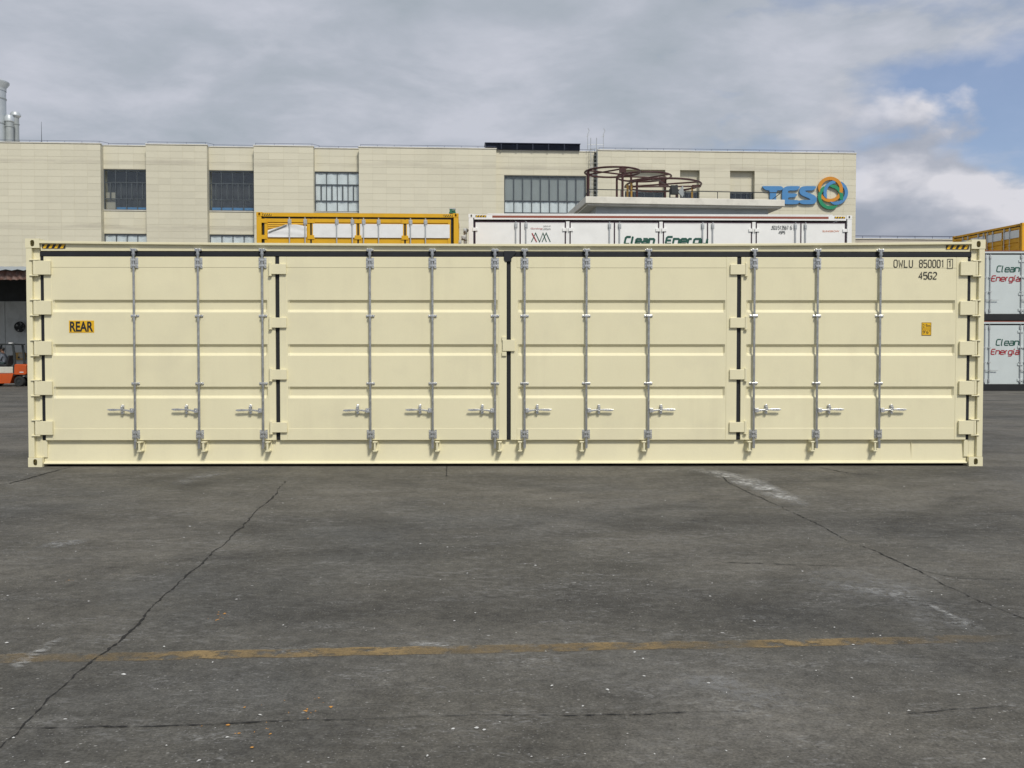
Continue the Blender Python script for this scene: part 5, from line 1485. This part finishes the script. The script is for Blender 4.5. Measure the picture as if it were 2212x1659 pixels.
for x in (2.2, 6.0):
    wd = MB().box(x, x + 1.6, .49, .549, 2.0, 3.6).build('window', M['wframe'], ob)
    for c in range(2): MB().box(x + .07 + c * .77, x + .76 + c * .77, .483, .488, 2.07, 3.53).build('pane', M['glass'], wd)


def ring(label, px, py, half, dist, posts, bars, m, r=0.05, tilt=0.0):
    Y = CAM.y + dist; c = at(px, py, Y); Rr = half / FPX * dist
    t = thing('steel_ring_frame', label, 'ring frame', (c.x, c.y, ZT))
    h = c.z - ZT
    mb = MB().torus((0, 0, h), Rr, r, 'Z', 64, 8)
    o = mb.build('ring', m, t, smooth=60)
    for a, b in bars:
        a, b = R(a), R(b)
        MB().cyl((Rr * math.cos(a), Rr * math.sin(a), h), (Rr * math.cos(b), Rr * math.sin(b), h), .042, 8).build('spoke', m, t, smooth=40)
    for a, k, hh in posts:
        a = R(a); x, y = Rr * k * math.cos(a), Rr * k * math.sin(a)
        MB().cyl((x, y, 0), (x, y, h + hh), .06, 10).build('post', m, t, smooth=40)
        MB().box(x - .12, x + .12, y - .12, y + .12, 0.001, .03).build('foot_plate', m, t)
    return t, Rr, h


t, Rr, h = ring('maroon steel ring frame, highest and leftmost of the three on the grey roof', 1323, 372, 59, 49.0, [(205, 1, .0), (150, 1.0, .25), (285, 1.0, 0.02)], [(150, 300), (200, 40)], M['maroon'])
MB().box(Rr * math.cos(R(285)) - .16, Rr * math.cos(R(285)) + .16, Rr * math.sin(R(285)) - .08, Rr * math.sin(R(285)) + .08, h - .28, h - .05).build('plate', M['maroon'], t)
t, Rr, h = ring('maroon steel ring frame in the middle of the three on the grey roof', 1391, 382, 58, 52.2, [(235, 1, 0), (30, 1, .15), (170, 1, 0)], [(120, 330), (190, 20)], M['maroon'])
MB().box(Rr * math.cos(R(30)) - .34, Rr * math.cos(R(30)) + .06, Rr * math.sin(R(30)) - .08, Rr * math.sin(R(30)) + .08, h - .38, h + .12).build('plate', M['maroon'], t)
t, Rr, h = ring('rusty steel ring frame, lowest and widest of the three on the grey roof', 1433, 400, 80, 49.6, [(218, 1, 0), (60, 1, .3)], [(165, 10), (250, 60), (330, 165)], M['maroon'])
for a, e_ in ((30, .1), (190, 0), (205, 0)): MB().cyl((Rr * math.cos(R(a)), Rr * math.sin(R(a)), 0), (Rr * math.cos(R(a)), Rr * math.sin(R(a)), h + e_), .05, 8).build('ochre_post', M['ochre'], t, smooth=40)
for a in (10, 165, 250):
    x, y = Rr * .93 * math.cos(R(a)), Rr * .93 * math.sin(R(a)); MB().box(x - .22, x + .22, y - .14, y + .14, h - .05, h + .05).build('gusset', M['maroon'], t)
# floodlight
q = at(1457, 417, CAM.y + 47.6)
fl = thing('floodlight', 'dark floodlight on a bracket at the front edge of the grey roof', 'floodlight', (q.x, q.y, ZT), R(10))
MB().box(-.2, .14, -.12, .12, .18, .62).box(-.16, .10, .12, .22, .24, .56).build('lamp_body', M['dark'], fl, bevel=0.02)
MB().prism([(.16, .30), (.42, .62), (.46, .20), (.40, .05)], -.06, .06).build('reflector', M['ductdark'], fl, bevel=0.01)
MB().box(-.26, -.21, -.03, .03, 0, .45).box(.15, .19, -.03, .03, 0, .45).box(-.21, .15, -.03, .03, 0.0, .04).build('bracket', M['dark'], fl)


# ================================================================== LEFT SHED, FAN, FORKLIFT AND DRIVER
SHY = CAM.y + 46.0
sz0, sz1 = at(20, 603, SHY).z, at(20, 584, SHY).z
xl, xr = -36.0, -14.0
sh = thing('open_shed', 'dark open-fronted shed with rusty sheet eaves at the left edge', 'shed', (0, SHY, 0))
mb = MB(); n = 150; rnd = random.Random(2)
for i in range(n + 1):
    x = xl + (xr - xl) * i / n; y = (0.03 if i % 2 else -0.03)
    low = sz0 + 0.05 * math.sin(x * 1.1) + rnd.uniform(-.03, .03)
    mb.v += [(x, y, low), (x, y + .02, sz1 - .06 + .06 * math.sin(x * .7))]
mb.f = [(2 * i, 2 * i + 2, 2 * i + 3, 2 * i + 1) for i in range(n)]
mb.build('eaves_sheet', M['rustroof'], sh)
MB().box(xl, xr, .06, .16, sz0 - .02, sz0 + .10).build('eaves_beam', M['rustroof'], sh)
mb = MB(); n = 80
for i in range(n + 1):
    x = xl + (xr - xl) * i / n; z = .03 if i % 2 else -.03
    mb.v += [(x, -.25, sz1 + z), (x, 8.0, sz1 + .9 + z)]
mb.f = [(2 * i, 2 * i + 2, 2 * i + 3, 2 * i + 1) for i in range(n)]
mb.build('roof', M['ductdark'], sh)
WB_ = 4.4
zwt = at(20, 651, SHY + WB_).z
for k in range(20):
    x = xl + 1.1 * k; MB().box(x + .012, x + 1.088, WB_, WB_ + .06, 0, zwt).build('wall_panel', M['shedwall'], sh)
MB().box(xl, xr, WB_ + .07, WB_ + .2, 0, sz1 + .45).build('rear_shade_wall', M['dark'], sh)  # dark sheet stands in for the unlit roof space above the panels
MB().box(xl, xr, WB_ - .02, WB_ + .065, zwt + .001, zwt + .09).build('wall_rail', M['dark'], sh)
for x in (xl, xr - .1): MB().box(x, x + .1, .2, WB_, 0, sz1 + .02).build('side_wall', M['shedwall'], sh)
for x in (xl + .3, -29.5, -19.5): MB().box(x, x + .18, .17, .35, 0, sz0 - .02).build('post', M['dark'], sh)

q = at(43, 706, SHY + WB_ - .2)
fn = thing('wall_fan', 'round black industrial fan on the pale wall inside the shed', 'fan', q)
MB().torus((0, 0, 0), .25, .025, 'Y', 32, 8).torus((0, -.1, 0), .24, .012, 'Y', 32, 6).torus((0, -.1, 0), .15, .008, 'Y', 28, 6).build('guard', M['black'], fn, smooth=60)
for k in range(12): a = 2 * math.pi * k / 12; MB().cyl((.05 * math.cos(a), -.11, .05 * math.sin(a)), (.25 * math.cos(a), -.08, .25 * math.sin(a)), .007, 5).build('guard_wire', M['black'], fn)
for k in range(4):
    a = 2 * math.pi * k / 4 + .4; mb = MB()
    for r_, wd in ((.04, .05), (.12, .085), (.22, .095)):
        c_, s_ = math.cos(a), math.sin(a); mb.v += [(r_ * c_ - wd * s_, -.02 + .03, r_ * s_ + wd * c_), (r_ * c_ + wd * s_, -.02 - .03, r_ * s_ - wd * c_)]
    mb.f = [(0, 1, 3, 2), (2, 3, 5, 4)]; b_ = mb.build('blade', M['dark'], fn); so = b_.modifiers.new('thick', 'SOLIDIFY'); so.thickness = .006
MB().cyl((0, -.06, 0), (0, .13, 0), .07, 14).box(-.05, .05, .10, .199, -.05, .05).build('motor', M['dark'], fn)
q = at(41, 770, SHY + WB_ - .16)
eb = thing('switch_box', 'small brown metal box on the shed wall behind the forklift', 'switch box', q)
MB().box(-.30, .30, 0, .159, -.16, .20).build('case', M['ochre'], eb, bevel=.01)
MB().box(-.02, .26, -.012, -.001, -.10, .16).build('lid', M['board'], eb); MB().cyl((.0, -.05, -.05), (.0, -.001, -.05), .05, 10).build('knob', M['dark'], eb)

# forklift, facing left; local x to the rear
FD = 46.6
fq = at(55.6, 760, CAM.y + FD)
fq.x += 0.26
fk = thing('forklift', 'orange forklift with cream engine cover and black overhead guard in front of the shed', 'forklift', (fq.x, CAM.y + FD, 0))
W2 = .52
MB().prism([(-.58, .56), (-.56, 1.02), (-.50, 1.06), (-.05, 1.04), (0, .98), (0, .60), (-.06, .55)], -W2, W2).build('counterweight', M['florange'], fk, bevel=.03, seg=3)
MB().box(-.30, -.12, -W2 - .012, -W2 - .003, .66, .70).build('plate', M['amber'], fk)
MB().prism([(-2.05, .14), (-2.05, .60), (-.60, .62), (-.66, .48), (-.78, .14)], -W2 + .02, W2 - .02).build('chassis', M['florange'], fk, bevel=.02)
MB().prism([(-1.38, .63), (-1.38, .90), (-1.33, .93), (-.70, .93), (-.66, .88), (-.66, .63)], -W2 + .08, W2 - .08).build('engine_cover', M['flwhite'], fk, bevel=.02)
MB().box(-.655, -.585, -W2 + .06, W2 - .06, .60, 1.0).build('rear_grille', M['dark'], fk)
MB().prism([(-2.10, .61), (-2.10, 1.15), (-2.02, 1.25), (-1.95, 1.2), (-1.90, .61)], -W2 + .06, W2 - .06).build('dashboard', M['dark'], fk, bevel=.02)
MB().box(-1.50, -1.06, -.27, .27, .94, 1.06).prism([(-1.12, 1.0), (-1.00, 1.0), (-.90, 1.46), (-.98, 1.48)], -.26, .26).build('seat', M['black'], fk, bevel=.03)
for sy in (-1, 1):
    y = sy * (W2 - .07)
    MB().prism([(-.60, 1.0), (-.50, 1.0), (-.52, 1.45), (-.60, 1.97), (-.68, 1.97), (-.62, 1.45)], y - .035, y + .035).build('guard_post', M['dark'], fk)
    MB().prism([(-1.98, 1.15), (-1.90, 1.15), (-1.60, 1.97), (-1.68, 1.97)], y - .03, y + .03).build('guard_post', M['dark'], fk)
    MB().box(-1.70, -.52, y - .04, y + .04, 1.972, 2.03).build('guard_beam', M['dark'], fk, bevel=.008)
for k in range(8): MB().box(-1.66 + k * .15, -1.61 + k * .15, -W2 + .115, W2 - .115, 1.975, 2.02).build('guard_bar', M['dark'], fk)
MB().box(-.98, -.82, -.2, -.06, 2.031, 2.08).build('beacon', M['amber'], fk, bevel=.01)
for nm, x, r_ in (('rear', -.36, .245), ('front', -1.78, .31)):
    for sy in (-1, 1):
        yo = sy * (W2 - .02); yi = sy * (W2 - .24); wdt_ = abs(yo - yi)
        prof = [(r_ * .55, -.5), (r_ * .9, -.5), (r_, -.34), (r_, .34), (r_ * .9, .5), (r_ * .55, .5)]
        mb = MB(); n = 28
        for rr, t_ in prof:
            for i in range(n): a = 2 * math.pi * i / n; mb.v.append((x + rr * math.cos(a), (yo + yi) / 2 + t_ * wdt_, r_ + rr * math.sin(a)))
        mb.f = [(k * n + i, k * n + (i + 1) % n, (k + 1) * n + (i + 1) % n, (k + 1) * n + i) for k in range(len(prof) - 1) for i in range(n)]
        wh = mb.build('wheel', M['tyre'], fk, smooth=40)
        MB().cyl((x, yo - sy * .03, r_), (x, yi + sy * .03, r_), r_ * .56, 20).cyl((x, yo - sy * .03, r_), (x, yo - sy * .0, r_), r_ * .2, 12).build('rim', M['dark'], wh, smooth=40)
MB().prism([(-.60, .50), (-.46, .56), (-.12, .56), (.02, .40), (.02, .54), (-.60, .555)], -W2 + .01, W2 - .01).build('wheel_arch', M['dark'], fk)
mast = MB()
for sy in (-1, 1): mast.box(-2.22, -2.10, sy * .30 - .05, sy * .30 + .05, .06, 2.05)
mast.box(-2.2, -2.12, -.25, .25, 1.9, 2.0).box(-2.2, -2.12, -.25, .25, 1.0, 1.08).box(-2.30, -2.23, -.45, .45, .12, .20).box(-2.30, -2.23, -.45, .45, .45, .53)
mast.build('mast', M['dark'], fk)
for sy in (-1, 1): MB().box(-2.36, -2.31, sy * .25 - .06, sy * .25 + .06, .05, .60).box(-3.3, -2.36, sy * .25 - .06, sy * .25 + .06, .05, .09).build('fork', M['dark'], fk)
mb = MB().cyl((-2.00, 0, 1.18), (-1.82, 0, 1.34), .02, 8).build('steering_column', M['dark'], fk)
sw = MB().torus((0, 0, 0), .16, .016, 'Z', 24, 6).cyl((-.15, 0, 0), (.15, 0, 0), .012, 6).build('steering_wheel', M['black'], fk, (-1.80, 0, 1.36), smooth=60); sw.rotation_euler = (0, R(-38), 0)

# driver: one skin-grown body, seated, facing left
def person():
    J, Rd, E = [], [], []
    def v(p, r, par=None):
        J.append(p); Rd.append(r)
        if par is not None: E.append((par, len(J) - 1))
        return len(J) - 1
    pel = v((-1.06, 0, 1.17), (.15, .13)); ab = v((-1.07, 0, 1.30), (.155, .12), pel); ch = v((-1.10, 0, 1.48), (.175, .125), ab); nb = v((-1.13, 0, 1.60), (.10, .085), ch)
    nk = v((-1.15, 0, 1.66), (.056, .056), nb); hd0 = v((-1.175, 0, 1.715), (.070, .078), nk); hd1 = v((-1.185, 0, 1.78), (.082, .098), hd0); hd2 = v((-1.18, 0, 1.85), (.070, .080), hd1)
    for s in (-1, 1):
        sh_ = v((-1.12, s * .17, 1.54), (.075, .07), ch); el = v((-1.20, s * .26, 1.28), (.052, .052), sh_); wr = v((-1.44, s * .17, 1.33), (.034, .036), el); pm = v((-1.52, s * .145, 1.36), (.040, .026), wr)
        for i in range(4):
            f0 = v((-1.56, s * (.115 + .020 * i), 1.385), (.011, .011), pm); f1 = v((-1.595, s * (.113 + .020 * i), 1.385 - .004 * i), (.010, .010), f0); v((-1.605, s * (.112 + .019 * i), 1.350), (.009, .009), f1)
        t0 = v((-1.50, s * .112, 1.385), (.012, .012), pm); v((-1.54, s * .10, 1.40), (.010, .010), t0)
        hp = v((-1.10, s * .10, 1.145), (.105, .10), pel); kn = v((-1.52, s * .15, 1.15), (.066, .066), hp); an = v((-1.56, s * .15, .76), (.045, .045), kn); v((-1.68, s * .15, .70), (.040, .036), an)
    me = bpy.data.meshes.new('person'); me.from_pydata(J, E, [])
    o = bpy.data.objects.new('person', me); col.objects.link(o)
    m = o.modifiers.new('skin', 'SKIN'); m.use_smooth_shade = True
    for i, r in enumerate(Rd): me.skin_vertices[0].data[i].radius = r
    me.skin_vertices[0].data[0].use_root = True
    sd = o.modifiers.new('sub', 'SUBSURF'); sd.levels = 2; sd.render_levels = 2
    bpy.context.view_layer.update()
    dg = bpy.context.evaluated_depsgraph_get(); nm = bpy.data.meshes.new_from_object(o.evaluated_get(dg)); bpy.data.objects.remove(o)
    nm.materials.clear()
    for k in ('shirt', 'trouser', 'skin', 'tyre'): nm.materials.append(M[k])
    for p in nm.polygons:
        c = p.center
        if c.z > 1.635: p.material_index = 2
        elif c.x < -1.46 and c.z > 1.29: p.material_index = 2
        elif c.z < .78: p.material_index = 3
        elif c.z < 1.215 : p.material_index = 1
        else: p.material_index = 0
        p.use_smooth = True
    o = bpy.data.objects.new('person', nm); col.objects.link(o)
    return o


pr = person(); pr.location = fk.location + Vector((-0.2, 0, -.06))
tag(pr, 'person in grey blue shirt and dark trousers driving the orange forklift', 'person')
# face and hair
hb = MB(); n = 16
for j in range(9):
    ph = math.pi * j / 8
    for i in range(n):
        a = 2 * math.pi * i / n
        hb.v.append((-1.165 + .104 * math.sin(ph) * math.cos(a), .092 * math.sin(ph) * math.sin(a), 1.825 + .092 * math.cos(ph)))
hb.f = [(j * n + i, j * n + (i + 1) % n, (j + 1) * n + (i + 1) % n, (j + 1) * n + i) for j in range(8) for i in range(n)]
hb.v = [(max(x, -1.225 - max(0, (z - 1.83)) * .6), y, z) if z > 1.76 else (max(x, -1.15), y, max(z, 1.745)) for x, y, z in hb.v]
hb.build('hair', M['hair'], pr, smooth=80)
MB().add([(-1.262, 0, 1.81), (-1.262, -.018, 1.76), (-1.29, 0, 1.765), (-1.262, .018, 1.76)], [(0, 1, 2), (0, 2, 3), (1, 3, 2)]).build('nose', M['skin'], pr)
for s in (-1, 1):
    MB().lathe([(0, -.008), (.010, -.004), (.010, .004), (0, .008)], (-1.262, s * .032, 1.80), 8).build('eye', M['hair'], pr)
    MB().lathe([(0, -.03), (.016, -.015), (.018, .015), (0, .03)], (-1.175, s * .088, 1.79), 8).build('ear', M['skin'], pr)
MB().box(-1.264, -1.255, -.022, .022, 1.733, 1.740).build('mouth', M['red_ink'], pr)
